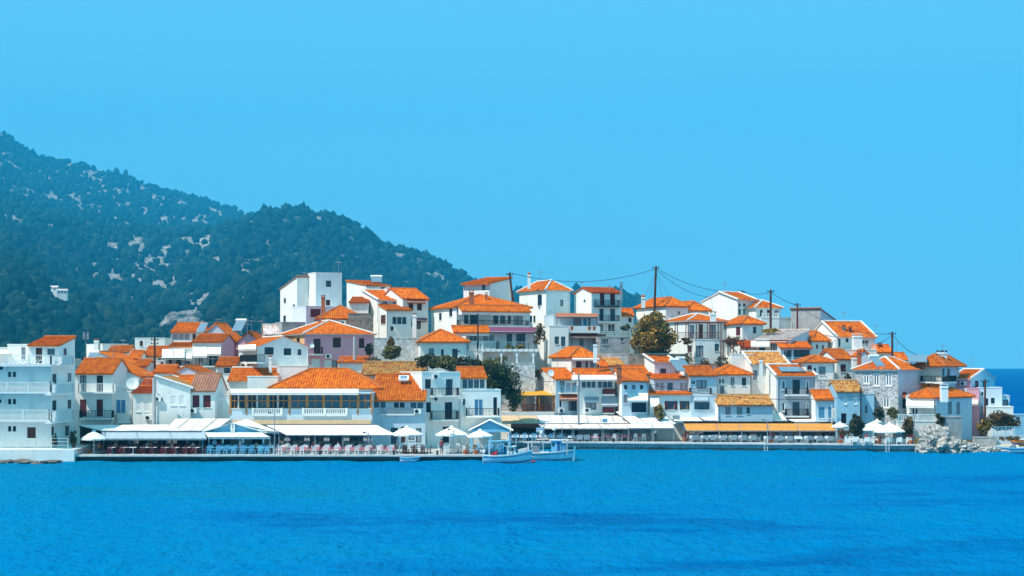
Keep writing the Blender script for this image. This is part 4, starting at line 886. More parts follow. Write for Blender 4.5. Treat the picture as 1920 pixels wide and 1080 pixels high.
for d in (0, 1, 2, 3): mb.bar((P0.x - .3, P0.y + d, zt + .1), (P1.x + .3, P1.y + d, zt + .1), .14)
rail_run(mb, P0, P1, .95, 'k'); mb.build('pergola', M['wred'], H.e)
H, b = house('white house with steep bright gable on the right skyline', 1383, 1418, 563, 246, 9, 'gx', 550, xl=1312, cap='mv', wins='k 1385 1389 569 575; k 1393 1398 569 575; k 1385 1389 579 590; k 1393 1398 579 590')
H, b = house('house with red-shuttered window and hip roof below the bright gable', 1392, 1431, 608, 230, 6, 'hip', 596, r=18, wins='k 1412 1418 613 625; L r 1380 1388 613 629')
H, b = house('hip-roofed house with white balustrade terrace on the skyline', 1417, 1464, 578, 244, 7, 'hip', 566, r=15, cap='m', wins='k 1425 1430 581 593; k 1438 1444 581 593; k 1452 1459 582 593')
q = H.blk(1428, 1461, 596, 238, 5, 'flat', r=5); rail(q, 'F', .1, q.W - .1, 0, q.ze, za(590, 238), 'b', H.e); H.blk(1461, 1484, 595, 240, 4, 'flat', r=20)
house('roofless grey stone ruin with shade-blue side wall on the skyline', 1483, 1538, 601, 240, 7, 'sb', 581, xr=1566, tile='f', col='n', cols={'R': 'b'}, name='ruined_house', ov=.1)
H, b = house('white house with long orange roof on the right crest', 1570, 1641, 632, 230, 8, 'gx', 605, xl=1513, cap='mv', wins='k 1571 1576 635 650; k 1586 1591 633 642; v 1616 1629 637 650; k 1600 1606 636 648'); chimney(H.e, 1582, 611, 624, 232, .35, 'grey', 'dark'); chimney(H.e, 1594, 613, 626, 232, .35, 'wred', 'wred'); antenna(H.e, 1641, 608, 634, 231, 0)
H, b = house('white-tiled house with pale awning on a blue veranda', 1418, 1483, 637, 226, 9, 'sf', 621, xr=1516, tile='k', cols={'R': 'b'}, wins='e 1423 1435 644 662; e 1445 1456 643 662; k 1464 1472 645 656'); b.awning(1408, 1443, 639, 648, 1.3); b.awning(1444, 1475, 637, 641, .5, 'terra')
H, b = house('low pavilion with orange roof over a shaded blue terrace', 1464, 1522, 653, 221.5, 3.5, 'sf', 644, r=0, col='b', wins='e 1470 1484 656 674; e 1488 1518 656 674', bals='1448 1520 670 682 .5 t')
house('little house with orange hip roof behind the shaded terrace', 1522, 1552, 640, 231, 6, 'hip', 624, r=10, wins='k 1530 1534 646 654; k 1541 1545 647 655')
H, b = house('house with weathered orange roof and white chimney above the cafe', 1409, 1478, 684, 218, 9, 'gx', 662, xl=1376, tile='a', cap='mv', wins='g 1412 1420 694 713; k 1440 1452 690 700'); chimney(H.e, 1427, 672, 697, 215.5, .4)
H, b = house('white house with small hip roof and grey shuttered window', 1511, 1565, 680, 215, 6, 'hip', 669, r=5, wins='g 1535 1548 687 703; r 1514 1522 685 693; k 1526 1530 690 698')
H, b = house('house with purple-red window and lilac gable near the stone house', 1568, 1600, 674, 219, 7, 'gx', 659, r=10, wins='r 1576 1586 683 697'); H.blk(1600, 1640, 674, 221, 6, 'gy', 658, r=0, col='l'); chimney(H.e, 1611, 657, 684, 216, .5, 'terra', 'terra'); chimney(H.e, 1603, 668, 684, 217, .8, 'white')
H, b = house('two-storey house with shade-grey front, bright white gable and roof panel', 1456, 1529, 706, 213, 9, 'gx', 686, xl=1420, cols={'F': 'g'}, cap='v', wins='w 1465 1474 712 731; e 1486 1500 712 739; w 1511 1518 713 731; w 1465 1473 753 772; e 1486 1499 754 780; w 1511 1518 754 772', bals='1475 1517 728 740 .9 k; 1475 1517 767 780 .9 k')  # front coloured grey to paint in its shade
mb = MB(); c = at(1484, 694, 215); sl_ = (b.zr - b.ze) / 4.5; mb.hexa([c + b.ex * u + b.ey * v + Vector((0, 0, v * sl_ + d)) for d in (.05, .16) for u, v in ((-1.6, -.9), (1.6, -.9), (1.6, .9), (-1.6, .9))]); mb.build('solar_panel', M['solar'], H.e)
# waterfront row, right half
H, b = house('whitewashed house with orange roof above the yellow canopy', 1042, 1084, 712, 214, 9, 'gx', 693, xl=993, cols={'L': 'q', 'F': 'b'}, wins='e 1050 1058 715 736; v 1061 1082 716 735; k 1049 1053 746 763; e 1066 1088 752 770', bals='1052 1084 724 736 .9 t'); b.awning(1050, 1093, 739, 748, 1.2, 'terra'); b.dish(1033, 699, .45, f='L'); b.ac(1052, 770)
H, b = house('house with long pale awning and burgundy balconies', 1086, 1153, 711, 213, 8, 'gx', 694, r=8, wins='v 1090 1118 714 728; v 1120 1149 714 728; e 1098 1118 754 768; k 1133 1150 752 762', bals='1131 1153 729 739 .5 B; 1131 1152 764 774 .5 B'); b.awning(1072, 1158, 703, 712, 1.5, 'pinkc'); b.awning(1096, 1123, 744, 752, .8, 'greyc'); b.awning(1128, 1158, 743, 759, 1.0, 'greyc'); b.ac(1101, 769)
H, b = house('house with three small square windows over a white awning', 1166, 1216, 715, 211, 9, 'gx', 694, xl=1140, cols={'F': 'b'}, wins='k 1170 1176 722 730; k 1185 1191 722 730; k 1200 1206 722 730; g 1169 1177 740 756; e 1184 1212 752 773'); b.awning(1177, 1215, 737, 751, 1.3); chimney(H.e, 1161, 684, 712, 210, .6, 'terra', 'terra')
house('hut with crumbling ochre roof above the square windows', 1141, 1173, 687, 222, 5, 'sf', 673, r=8, tile='a'); house('low house with brown window under an orange roof', 1176, 1217, 702, 216.5, 6, 'gx', 688, r=10, wins='n 1202 1210 706 712; k 1186 1192 706 711')
H, b = house('white house with long bright side wall and lilac front', 1227, 1267, 680, 220, 9, 'gx', 667, xl=1186, cols={'F': 'l'}, cap='mv', wins='e 1238 1249 691 707'); solar(H.e, 1271, 687, 215, 1.2, 2.6, 30, rz=20)
H, b = house('long house of joined orange roofs with shop banner above the cafe', 1292, 1344, 705, 214, 8, 'gx', 689, r=6, cols={'F': 'b'}, wins='e 1306 1325 713 729; k 1297 1303 714 720', bals='1294 1335 728 740 .9 k')
H.blk(1226, 1292, 711, 214, 7, 'sf', 702, r=6, col='b', wins='v 1228 1246 716 733; v 1250 1263 716 733; v 1274 1290 716 733'); H.blk(1344, 1407, 703, 216, 8, 'hip', 687, r=4, wins='w 1346 1360 708 721; k 1370 1377 708 723; k 1391 1399 708 723; g 1350 1358 724 743'); solar(H.e, 1283, 684, 219, 1.2, 2.4, 35, rz=25)
q = H.blk(1218, 1296, 740, 211.5, 3, 'sf', 735, r=4, wins='S 1252 1264 752 768; s 1279 1288 752 768; k 1222 1230 748 765'); q.awning(1219, 1236, 743, 762, 1.2)
q = H.blk(1296, 1344, 742, 211.8, 3, 'flat', r=4, col='b', wins='e 1302 1330 754 768'); o = q.awning(1300, 1328, 743, 751, .35, 'greyc', name='banner')
cu = bpy.data.curves.new('lettering', 'FONT'); cu.body = 'KAVAS'; cu.size = .62; cu.extrude = .01; cu.align_x = 'CENTER'; tx = bpy.data.objects.new('lettering', cu); u, z = q.pl('F', 1314, 750.5, -.5); tx.location = q.p('F', u, -.5, z) - Vector(H.e.location); tx.rotation_euler = (R(80), 0, q.r); cu.materials.append(M['white']); me = bpy.data.meshes.new_from_object(tx); t2 = bpy.data.objects.new('lettering', me); t2.location = tx.location; t2.rotation_euler = tx.rotation_euler; t2.parent = o; t2.location = q.p('F', u, -.5, z) - parent_loc(o); COL.objects.link(t2); bpy.data.objects.remove(tx)
H, b = house('long low house half roofed in broken ochre tiles', 1346, 1449, 760, 210, 7, 'gx', 743, r=2, tile='a', cols={'F': 'b'}, wins='g 1360 1370 763 778; g 1381 1392 763 778; k 1400 1406 764 776')
H, b = house('blue house with peaked ochre roof by the dark tree', 1569, 1616, 735, 208, 7, 'gx', 716, r=0, tile='a', col='t', wins='w 1582 1588 743 758; w 1601 1607 743 758; e 1577 1587 775 794'); H.blk(1616, 1639, 739, 209, 6, 'flat', r=-10, col='t', wins='k 1622 1626 760 775')
H, b = house('low blue-white building with two garage doors under an orange roof', 1529, 1569, 750, 210, 6, 'gx', 734, r=0, cols={'F': 'b'}, wins='u 1535 1546 763 784; u 1553 1564 763 784')
H, b = house('rubble stone house with white window frames and hip roof', 1602, 1684, 694, 212, 8, 'hip', 672, xr=1724, col='s', cols={'R': 'b'}, cap='m', wins='w 1618 1630 702 720; w 1637 1649 700 724; w 1660 1672 700 724; w 1655 1668 744 765; R k 1692 1700 735 765; R g 1708 1716 735 765'); solar(H.e, 1645, 679, 205, 1.2, 2.2, 30, rz=15)  # right side coloured pale blue for its shade
H, b = house('modern house with yellow ground floor and black balcony on the headland', 1725, 1765, 686, 215, 9, 'hip', 667, xr=1795, col='c', cols={'R': 'b'}, ov=.8, yb=718, wins='R k 1767 1771 692 707; R k 1776 1781 692 707', bals='1725 1768 705 716 1.1 k; R 1768 1794 705 716 1.1 k')
H.blk(1727, 1764, 717.5, 215.4, 8.5, 'flat', xr=1793, col='y', cols={'R': 'b'}, wins='n 1739 1742 719 738'); solar(H.e, 1720, 673, 214, 2.4, 2.2, 25, tank=False); chimney(H.e, 1761, 658, 680, 217, .55, 'white', 'wred'); chimney(H.e, 1771, 658, 680, 218, .55, 'white', 'wred')
H, b = house('last house on the headland with white roof edges and red door', 1785, 1820, 711, 221, 11, 'gx', 695, xr=1860, cap='mv', cols={'R': 'b', 'F': 'p'}, wins='R r 1828 1835 714 727; R k 1843 1849 714 727'); q = H.blk(1783, 1836, 728, 217, 4, 'flat', r=-12, col='p'); q.ac(1807, 734); b.ac(1807, 719)
H.blk(1836, 1879, 727, 218, 6, 'flat', r=-12, col='b', wins='k 1847 1853 747 760; k 1858 1865 746 757; k 1840 1844 735 742'); q = H.blk(1850, 1900, 763, 214, 4, 'flat', r=-8, col='w'); H.blk(1879, 1893, 742, 219, 5, 'flat', r=-10, col='b', wins='k 1881 1890 750 761'); H.b[1].awning(1814, 1834, 749, 757, 1.0, 'pinkc')
H, b = house('white terrace house with bright awning and thick chimney above the rocks', 1700, 1755, 746, 208, 11, 'hip', 730, xr=1815, tile='o', cols={'R': 'b'}, wins='w 1708 1722 763 780; W 1730 1745 760 785; R g 1777 1785 753 777; R g 1793 1800 754 777'); b.awning(1699, 1751, 750, 761, 1.5); chimney(H.e, 1770, 721, 745, 205, .85, 'white', 'white'); b.dish(1704, 747, .5, d=-.4)  # shaded right side painted in as pale blue
H, b = house('white balustraded terrace over the waterfront plants', 1682, 1760, 790, 201.8, 2.0, 'flat', r=2, name='terrace', cat='terrace'); rail(b, 'F', .1, b.W - .1, 0, b.ze, za(777, 201.8), 'b', H.e)
house('square concrete retaining wall behind the white rocks', 1768, 1803, 782, 200.8, 3, 'flat', r=8, col='n', name='retaining_wall', cat='wall')
H, b = house('white house with short orange roof behind the utility pole', 1644, 1674, 661, 226, 6, 'gx', 649, r=0, wins='W 1650 1656 663 668'); chimney(H.e, 1650, 643, 655, 228, .4, 'wred', 'wred')
H, b = house('white roof terrace with stout round chimney on the right slope', 1578, 1644, 656, 224, 5, 'flat', r=4, wins='k 1612 1615 660 668'); chimney(H.e, 1607, 627, 656, 225, 1.2, 'white', 'white'); rail(b, 'F', b.W * .6, b.W - .1, 0, b.ze, za(645, 224), 'w', H.e)
house('orange roof corner beside the modern house', 1686, 1704, 676, 221, 6, 'gx', 664, r=0)

# ---------------------------------------------------------------- plants
def leaves(mb, c, rx, ry, rz, n, size, seed, lumps=9, low=.0, taper=0):
    rr = random.Random(seed); c = Vector(c); L = []
    for i in range(lumps):
        while True:
            p = Vector((rr.uniform(-1, 1), rr.uniform(-1, 1), rr.uniform(-1 + low, 1)))
            if p.length < .85: break
        k = 1 - taper * (p.z + 1) / 2; p.x *= k * 1.1; p.y *= k * 1.1; L.append((p, rr.uniform(.2, .42)))
    for i in range(n):
        p, r = L[i % lumps]; d = Vector((rr.gauss(0, 1), rr.gauss(0, 1), rr.gauss(0, 1))).normalized() * r * rr.uniform(.55, 1.05) ** .5
        q = c + Vector(((p.x + d.x) * rx, (p.y + d.y) * ry, (p.z + d.z) * rz))
        a = Vector((rr.gauss(0, 1), rr.gauss(0, 1), rr.gauss(0, .6))).normalized(); b = a.cross(Vector((rr.gauss(0, 1), rr.gauss(0, 1), rr.gauss(0, 1)))).normalized(); s = size * rr.uniform(.6, 1.3)
        mb.poly([q - a * s, q - b * s * .55, q + a * s, q + b * s * .55])
def plant(name, label, cat, px, py, Y, w, h, leaf='g', n=500, size=.16, seed=1, dep=None, group=None, trunk=True, zb=None, lumps=9):
    """centre pixel of the crown, metres wide and high"""
    c = at(px, py, Y); z0 = zb if zb is not None else c.z - h / 2 - .3
    e = empty(name, (c.x, c.y, z0), label, cat, group); mb = MB(); leaves(mb, c, w / 2, (dep or w) / 2, h / 2, int(n * 2.2), size * 1.2, seed, int(lumps * 2.2), taper=.5 if cat == 'tree' else .25); mb.build('crown' if cat == 'tree' else 'foliage', LEAF[leaf], e)
    if trunk and cat == 'tree':
        rr = random.Random(seed); m2 = MB(); top = c - Vector((0, 0, h * .1)); m2.tube([(c.x, c.y, z0 - .3), (c.x + .1, c.y, lerp(z0, top.z, .5)), top], .05 * h * .5 + .04, 6, r2=.03)
        for i in range(5):
            a = Vector((c.x, c.y, lerp(z0, c.z, .5 + .1 * i))); m2.tube([a, a + Vector((rr.uniform(-1, 1) * w * .3, rr.uniform(-1, 1) * w * .3, h * rr.uniform(.12, .35)))], .04 + .008 * h, 5, r2=.015)
        m2.build('trunk' if cat == 'tree' else 'stem', M['trunk'], e)
    return e
plant('golden_tree', 'large golden-green tree in the middle of the village', 'tree', 1226, 629, 226, 6.6, 6.4, 'y', 6500, .17, 5, 6, zb=za(676, 226), lumps=26)
for i, (px, py, w, h, n) in enumerate(((880, 690, 5.2, 3.0, 1500), (915, 700, 4.6, 4.2, 1500), (945, 712, 4.2, 5.0, 1500), (835, 680, 4.4, 2.0, 1000), (805, 678, 3.6, 1.8, 800), (965, 745, 2.4, 3.2, 600))):
    plant('shrub', ('dark green shrub climbing the bank behind the flat-roofed white house', 'tall dark shrub overhanging the bank beside the stone terrace wall', 'broad dark shrub below the white pergola', 'low shrub under the pointed hip roof', 'small shrub at the end of the hedge bank', 'shrub beside the yellow canopy')[i], 'shrub', px, py, 207 + i * .5, w, h, 'g' if i % 2 else 'd', n, .15, 20 + i, 3, lumps=16)
plant('shrub', 'round grey-green bush above the old yellow roof', 'shrub', 737, 663, 214, 4.0, 2.0, 'g', 900, .14, 31, 2.5); plant('shrub', 'golden dry shrub against the whitewashed rubble wall', 'shrub', 732, 645, 218, 1.2, 2.0, 'b', 260, .13, 32); plant('shrub', 'dry bush at the corner of the pink house', 'shrub', 692, 655, 219, 1.2, 1.8, 'd', 220, .13, 33); plant('shrub', 'flat golden bush beside the small shed', 'shrub', 697, 676, 214, 2.4, .8, 'b', 260, .12, 34)
plant('vine', 'pale dry vine climbing the white wall beside the plum awning', 'vine', 1012, 628, 226, 1.8, 3.2, 'b', 420, .13, 35)
plant('shrub', 'yellow bush over the white pergola', 'shrub', 975, 651, 224, 1.5, .9, 'y', 200, .12, 36); plant('shrub', 'green bush over the white pergola', 'shrub', 955, 653, 224, 1.6, 1.0, 'g', 200, .12, 37)
plant('climbing_plant', 'golden climbing plant at the corner of the orange-awning cafe', 'plant', 1236, 772, 209.5, 1.6, 2.4, 'y', 420, .12, 38, zb=.9)
plant('cypress', 'dark shrubby tree beside the blue house on the quay', 'tree', 1606, 797, 203.5, 2.5, 3.0, 'd', 1500, .12, 39, 2.0, zb=.9, lumps=14)
plant('shrub', 'dry brown bush left of the dark quay tree', 'shrub', 1583, 812, 203, 1.5, 1.4, 'b', 260, .1, 40, zb=.9)
plant('palm_shrub', 'spiky shrub below the rubble stone house', 'shrub', 1649, 777, 202.5, 1.7, 1.7, 'd', 380, .12, 41); plant('palm_shrub', 'second spiky shrub below the rubble stone house', 'shrub', 1674, 777, 202.5, 1.7, 1.7, 'g', 380, .12, 42)
plant('shrub', 'tall rust-brown bush beside the last quay umbrellas', 'shrub', 1706, 800, 200.9, 2.2, 2.9, 'b', 620, .12, 43, 1.5); plant('shrub', 'dark bush in front of the balustraded terrace', 'shrub', 1762, 787, 200.6, 1.4, 1.6, 'd', 260, .12, 44); plant('shrub', 'golden bush at the end of the quay', 'shrub', 1720, 828, 199.9, 1.0, 1.0, 'y', 200, .1, 45, zb=.9)
plant('hedge', 'wide brown-green vine hedge over the headland fence', 'hedge', 1878, 789, 209, 4.4, 2.5, 'b', 2400, .12, 46, 1.4, lumps=40); plant('palm_tree', 'short yellow-green palm at the foot of the headland house', 'tree', 1845, 800, 206, 1.9, 2.2, 'y', 420, .16, 47, zb=.9)
for i, px in enumerate((1880, 1893, 1906)): plant('flower_bed', 'low dry flower bed on the headland path', 'plant', px, 822, 204, 1.0, .6, 'b', 120, .08, 50 + i, group='flower beds on the headland path', trunk=False)
plant('shrub', 'dark potted bush by the red quay railing', 'shrub', 138, 822, 183, .9, 2.0, 'd', 260, .1, 55, zb=.7); plant('shrub', 'dark bush against the hotel ground floor', 'shrub', 103, 826, 181.6, .7, 1.6, 'd', 200, .09, 56, zb=1.33)
plant('shrub', 'dark green bush on the terrace beside the grey concrete block', 'shrub', 1173, 614, 233, 1.6, 1.1, 'd', 200, .12, 57); plant('shrub', 'dry vine over the dark red pergola wall', 'vine', 1285, 640, 226.5, 2.0, 1.0, 'b', 240, .12, 58)
plant('shrub', 'straggling bush behind the weathered orange roof', 'shrub', 1372, 640, 226, 2.4, 1.4, 'b', 300, .12, 59); plant('shrub', 'golden grass on the roof edge below the balustrade terrace', 'shrub', 1450, 620, 229, 3.4, .7, 'y', 300, .12, 60)
plant('shrub', 'golden bush between lilac gable and stone house', 'shrub', 1588, 707, 216, 1.1, 1.3, 'b', 200, .1, 61)
for i, (px, py, Y, s) in enumerate(((940, 676, 222, 1.4), (1012, 700, 219, 1.6), (1180, 700, 226, 1.5), (1290, 672, 224, 1.5), (1320, 684, 222, 1.6), (1352, 676, 222, 1.4), (1555, 664, 226, 1.5), (700, 690, 214, 1.2))):
    plant('scrub_bush', 'small dry scrub bush on bare ground between the houses', 'bush', px, py, Y, s * 1.4, s, 'gbd'[i % 3], 220, .11, 70 + i, group='scrub between the houses', trunk=False)

# ---------------------------------------------------------------- walls and terraces between the houses
house('weathered pale retaining wall beside the dark shrubs', 962, 1003, 681, 217, 2, 'flat', r=5, col='q', name='retaining_wall', cat='wall')
house('white parapet wall under the pergola', 870, 905, 657, 222.5, 2, 'flat', r=3, name='parapet_wall', cat='wall')
house('tumbled grey stone wall below the golden tree', 1180, 1290, 664, 224, 2, 'flat', r=2, col='v', name='stone_wall', cat='wall')
house('rough stone bank wall below the pergola house', 1268, 1375, 682, 222, 2, 'flat', r=4, col='n', name='stone_wall', cat='wall')
house('low rubble wall above the joined orange roofs', 1124, 1182, 664, 227, 2, 'flat', r=2, col='q', name='stone_wall', cat='wall')
house('white garden wall above the small hip roof', 1372, 1412, 664, 221, 2, 'flat', r=2, name='garden_wall', cat='wall')
house('rubble garden wall beneath the peaked ochre roof', 1530, 1620, 712, 213, 2, 'flat', r=2, col='q', name='garden_wall', cat='wall')
house('white retaining wall left of the yellow canopy', 936, 975, 760, 219, 3, 'flat', r=2, col='h', name='retaining_wall', cat='wall')
# white pergola
e = empty('pergola', at(960, 690, 219.5), 'white timber pergola on a stone terrace wall', 'pergola'); mb = MB(); zt = za(659, 220)
for px in (900, 940, 969, 1000): mb = MB(); a = at(px, 690, 219); mb.bar(a, (a.x, a.y, zt), .2); mb.bar((a.x, a.y, zt - .7), (a.x + .5, a.y, zt), .12); mb.bar((a.x, a.y, zt - .7), (a.x - .5, a.y, zt), .12); mb.build('post', M['white'], e)
mb = MB(); mb.box(xa(896, 219), xa(1011, 219), 218.8, 219.2, zt, zt + .3); mb.box(xa(896, 219), xa(1011, 219), 221.6, 222, zt, zt + .3)
for i in range(12): x = lerp(xa(898, 219), xa(1009, 219), i / 11); mb.box(x - .06, x + .06, 218.5, 222.3, zt + .3, zt + .42)
mb.build('roof_beam', M['white'], e)
e = empty('pergola', at(1375, 668, 223), 'tangled dark red timber pergola over a small yard below the red-shuttered house', 'pergola'); mb = MB(); zt = za(640, 223)
for px in (1356, 1375, 1394):
    for d in (0, 2.5): mb = MB(); a = at(px, 672, 222.5); mb.bar((a.x, a.y + d, a.z), (a.x, a.y + d, zt), .14); mb.build('post', M['wred'], e)
mb = MB()
for d in (0, .6, 1.2, 1.9, 2.5): mb.bar((xa(1353, 222.5), 222.5 + d, zt + .1 * (d % 1)), (xa(1398, 222.5), 222.5 + d, zt + .15), .12)
for i in range(7): x = lerp(xa(1354, 222.5), xa(1397, 222.5), i / 6); mb.bar((x, 222.2, zt + .22), (x + .3, 225.3, zt + .3), .09)
mb.build('roof_beam', M['wred'], e); mb = MB(); leaves(mb, (xa(1375, 223), 223.5, zt + .35), 1.6, 1.4, .3, 260, .12, 8, 8); mb.build('foliage', LEAF['b'], e)
# yellow canopy terrace
e = empty('canopy_terrace', at(990, 775, 215), 'yellow canopy over a raised terrace with red-brown railing', 'canopy'); mb = MB(); mb.box(xa(938, 214), xa(1040, 214), 214, 218.5, .5, za(772, 214)); mb.build('terrace_base', WALL['w'], e)
mb = MB(); sheet(mb, [at(950, 741, 214), at(1041, 741, 214), at(1041, 732, 218), at(966, 732, 218)]); mb.build('canopy', M['yellowc'], e)
for px in (966, 984, 1011, 1038): mb = MB(); a = at(px, 772, 214.2); mb.bar(a, (a.x, a.y, za(740, 214.2)), .16); mb.build('post', M['ochre'], e)
for px in (985, 1010): mb = MB(); mb.box(xa(px, 218) - .3, xa(px, 218) + .3, 217.9, 218.1, za(770, 218), za(742, 218)); mb.build('pillar', M['ochre'], e)
mb = MB(); rail_run(mb, at(938, 772, 214.1), at(1040, 772, 214.1), 1.0, 'k'); mb.build('railing', M['wred'], e)
mb = MB()
for i in range(6):
    x = lerp(xa(952, 216), xa(1032, 216), i / 5); z = za(772, 214); mb.box(x - .35, x + .35, 215.5, 216.2, z + .7, z + .75); mb.box(x - .04, x + .04, 215.8, 215.9, z, z + .7)
    for s_ in (-.7, .7): mb.box(x + s_ - .2, x + s_ + .2, 215.6, 216.0, z + .42, z + .47); mb.box(x + s_ * 1.25 - .03, x + s_ * 1.25 + .03, 215.6, 216.0, z, z + .9)
mb.build('terrace_seating', M['ochre'], e)

# ---------------------------------------------------------------- restaurant awnings on the quay
def canopy(label, bl, br, fr, fl, m='canvas', posts=3, drop=.25, sag=.06, zg=.7, beam='grey', name='awning', cat='awning', group=None, ribs=0, vm=None):
    """corners as (px, py, Y): back-left, back-right, front-right, front-left"""
    P = [at(*fl), at(*fr), at(*br), at(*bl)]; c = (P[0] + P[1]) / 2
    e = empty(name, (c.x, c.y, zg), label, cat, group); mb = MB(); sheet(mb, P, nu=10, sag=sag); mb.build('canopy', M[m], e)
    up = Vector((0, 0, 1))
    if drop: mb = MB(); d = up * -drop; q = Vector((0, .03, 0)); mb.hexa([P[0] + d, P[1] + d, P[1] + d + q, P[0] + d + q, P[0] - up * .04, P[1] - up * .04, P[1] - up * .04 + q, P[0] - up * .04 + q]); mb.build('valance', M[vm or m], e)
    mb = MB(); mb.bar(P[0] - up * .08, P[1] - up * .08, .09); mb.bar(P[3] - up * .08, P[2] - up * .08, .09); mb.bar(P[0] - up * .06, P[3] - up * .06, .07); mb.bar(P[1] - up * .06, P[2] - up * .06, .07)
    for i in range(ribs): t = (i + 1) / (ribs + 1); mb.bar(P[0].lerp(P[1], t) + up * .01, P[3].lerp(P[2], t) + up * .01, .06)
    mb.build('frame', M[beam], e)
    for i in range(posts):
        t = i / max(1, posts - 1); a = P[0].lerp(P[1], .02 + .96 * t); mb = MB(); mb.bar((a.x, a.y + .15, zg), (a.x, a.y + .15, a.z - .05), .11); mb.build('post', M[beam], e)
    return e
canopy('white flat sheet awning with brown edge nearest the hotel', (147, 797, 190), (330, 796, 190), (378, 807, 184), (190, 807, 184), posts=4, vm='wred', drop=.16)
for i, a in enumerate(((190, 255), (256, 318), (319, 383))): canopy('drop blind hanging below the brown-edged awning', (a[0], 808, 184.3), (a[1], 808, 184.3), (a[1] + 4, 822, 182.2), (a[0] + 4, 822, 182.2), 'greyc', posts=0, drop=.2, group='drop blinds below the brown-edged awning', name='drop_blind')
for i, (a, b_) in enumerate(((302, 352), (353, 402))): canopy(('white sloping canopy sheet beside the drop blinds', 'white sloping canopy sheet reaching the blue pediment')[i], (a + 28, 785, 190.5), (b_ + 30, 785, 190.5), (b_, 807, 185.5), (a, 807, 185.5), posts=2, ribs=1)
# gabled tent, its pediment coloured teal to carry the shade
def tent(label, xl_, xr_, xm, ye, yt, Y, D, sign=False, posts=3, zg=.7, face='tealshade'):
    A, B_, T = at(xl_, ye, Y), at(xr_, ye, Y), at(xm, yt, Y); k = Vector((0, D, 0)); e = empty('gabled_canopy', ((A.x + B_.x) / 2, Y, zg), label, 'canopy'); up = Vector((0, 0, 1))
    mb = MB(); sheet(mb, [A - Vector((.4, .4, .1)), A - Vector((.4, 0, .1)) + k, T + k + up * .1, T + up * .1 - Vector((0, .4, 0))], 6, 4, .02); sheet(mb, [B_ + Vector((.4, -.4, -.1)), B_ + Vector((.4, 0, -.1)) + k, T + k + up * .1, T + up * .1 - Vector((0, .4, 0))], 6, 4, .02); mb.build('canopy', M['canvas'], e)
    mb = MB(); f = Vector((0, .1, 0)); mb.poly([A, B_, T]); mb.poly([A + f, B_ + f, T + f]); mb.bar(A - up * .1 - f, B_ - up * .1 - f, .3); mb.bar(A - f, T - f, .14); mb.bar(B_ - f, T - f, .14); mb.build('pediment', M[face], e)
    for i in range(posts): a = A.lerp(B_, i / (posts - 1)); mb = MB(); mb.bar((a.x, Y, zg), (a.x, Y, a.z - .2), .2); mb.build('post', M['skyb'], e)
    if sign:
        mb = MB(); c = at(436.5, 801.5, Y - .3); mb.box(c.x - .24, c.x + .24, c.y - .06, c.y, c.z - .5, c.z + .5); s_ = mb.build('sign_board', M['white'], e); m2 = MB(); m2.box(c.x - .06, c.x + .06, c.y - .075, c.y - .062, c.z - .12, c.z + .3); m2.box(c.x - .15, c.x + .15, c.y - .075, c.y - .062, c.z + .3, c.z + .34); m2.box(c.x - .16, c.x + .16, c.y - .075, c.y - .062, c.z - .32, c.z - .27); m2.build('sign_mark', M['grey'], s_)
    return e
tent('gabled canopy with shade-blue pediment and small white sign', 380, 494, 437, 810, 794, 185.5, 5.5, True, 4)
canopy('pair of white awnings in front of the blue pediment, one beside the hotel end', (384, 811, 185), (448, 811, 185), (450, 819, 182.6), (390, 819, 182.6), posts=2, drop=.25); canopy('white awning in front of the blue pediment beside the lamp post', (436, 811, 185), (492, 811, 185), (507, 819, 182.6), (450, 819, 182.6), posts=2, drop=.25)
e = canopy('hip-ended white tent right of the blue pediment', (444, 788, 190), (512, 803, 190), (524, 809, 185.6), (470, 806, 185.6), posts=2); mb = MB(); a, b_, c_ = at(440, 794, 186.4), at(516, 808, 186), at(462, 785, 188); mb.poly([a, b_, c_]); mb.poly([a + Vector((0, .05, 0)), c_ + Vector((0, .05, 0)), b_ + Vector((0, .05, 0))]); mb.build('tent_end', M['canvas'], e)
for i, (a, b_) in enumerate(((500, 551), (552, 603), (604, 655), (656, 707))):
    canopy(('white retractable awning beside the hip-ended tent', 'white retractable awning under the timber veranda, second from the tent', 'white retractable awning under the timber veranda, third from the tent', 'white retractable awning at the umbrella end of the tavern')[i], (a, 797, 190), (b_, 797, 190), (b_ + 40 - (0 if i < 3 else 2), 815, 183.4), (a + 40 - 2, 815, 183.4), posts=2, drop=.12)
tent('small open gabled pavilion with blue pediment behind the boats', 884, 956, 918, 806, 789, 191, 5, posts=3)
for i, (a, b_, m) in enumerate(((931, 1000, 'beige'), (1001, 1045, 'canvas'), (1046, 1092, 'canvas'), (1093, 1140, 'canvas'), (1141, 1178, 'pinkc'))):
    canopy(('beige sloping canopy behind the pavilion', 'white sloping canopy right of the beige one', 'white sloping canopy behind the fishing boats', 'white sloping canopy with the small blue sign', 'pale pink sloping canopy right of the small blue sign')[i], (a + 6, 779, 213), (b_ + 6, 779, 213), (b_ + 12, 793, 209.3), (a + 12, 793, 209.3), m, posts=0, zg=.92, ribs=1, drop=.12)
for i, (a, b_) in enumerate(((1010, 1066), (1067, 1122), (1123, 1180))): canopy('low pinkish front awning over the dark cafe openings', (a, 795, 209.2), (b_, 795, 209.2), (b_ + 8, 803, 207.0), (a + 8, 803, 207.0), 'pinkc', posts=2, zg=.92, drop=.15, group='low front awnings along the dark cafe')
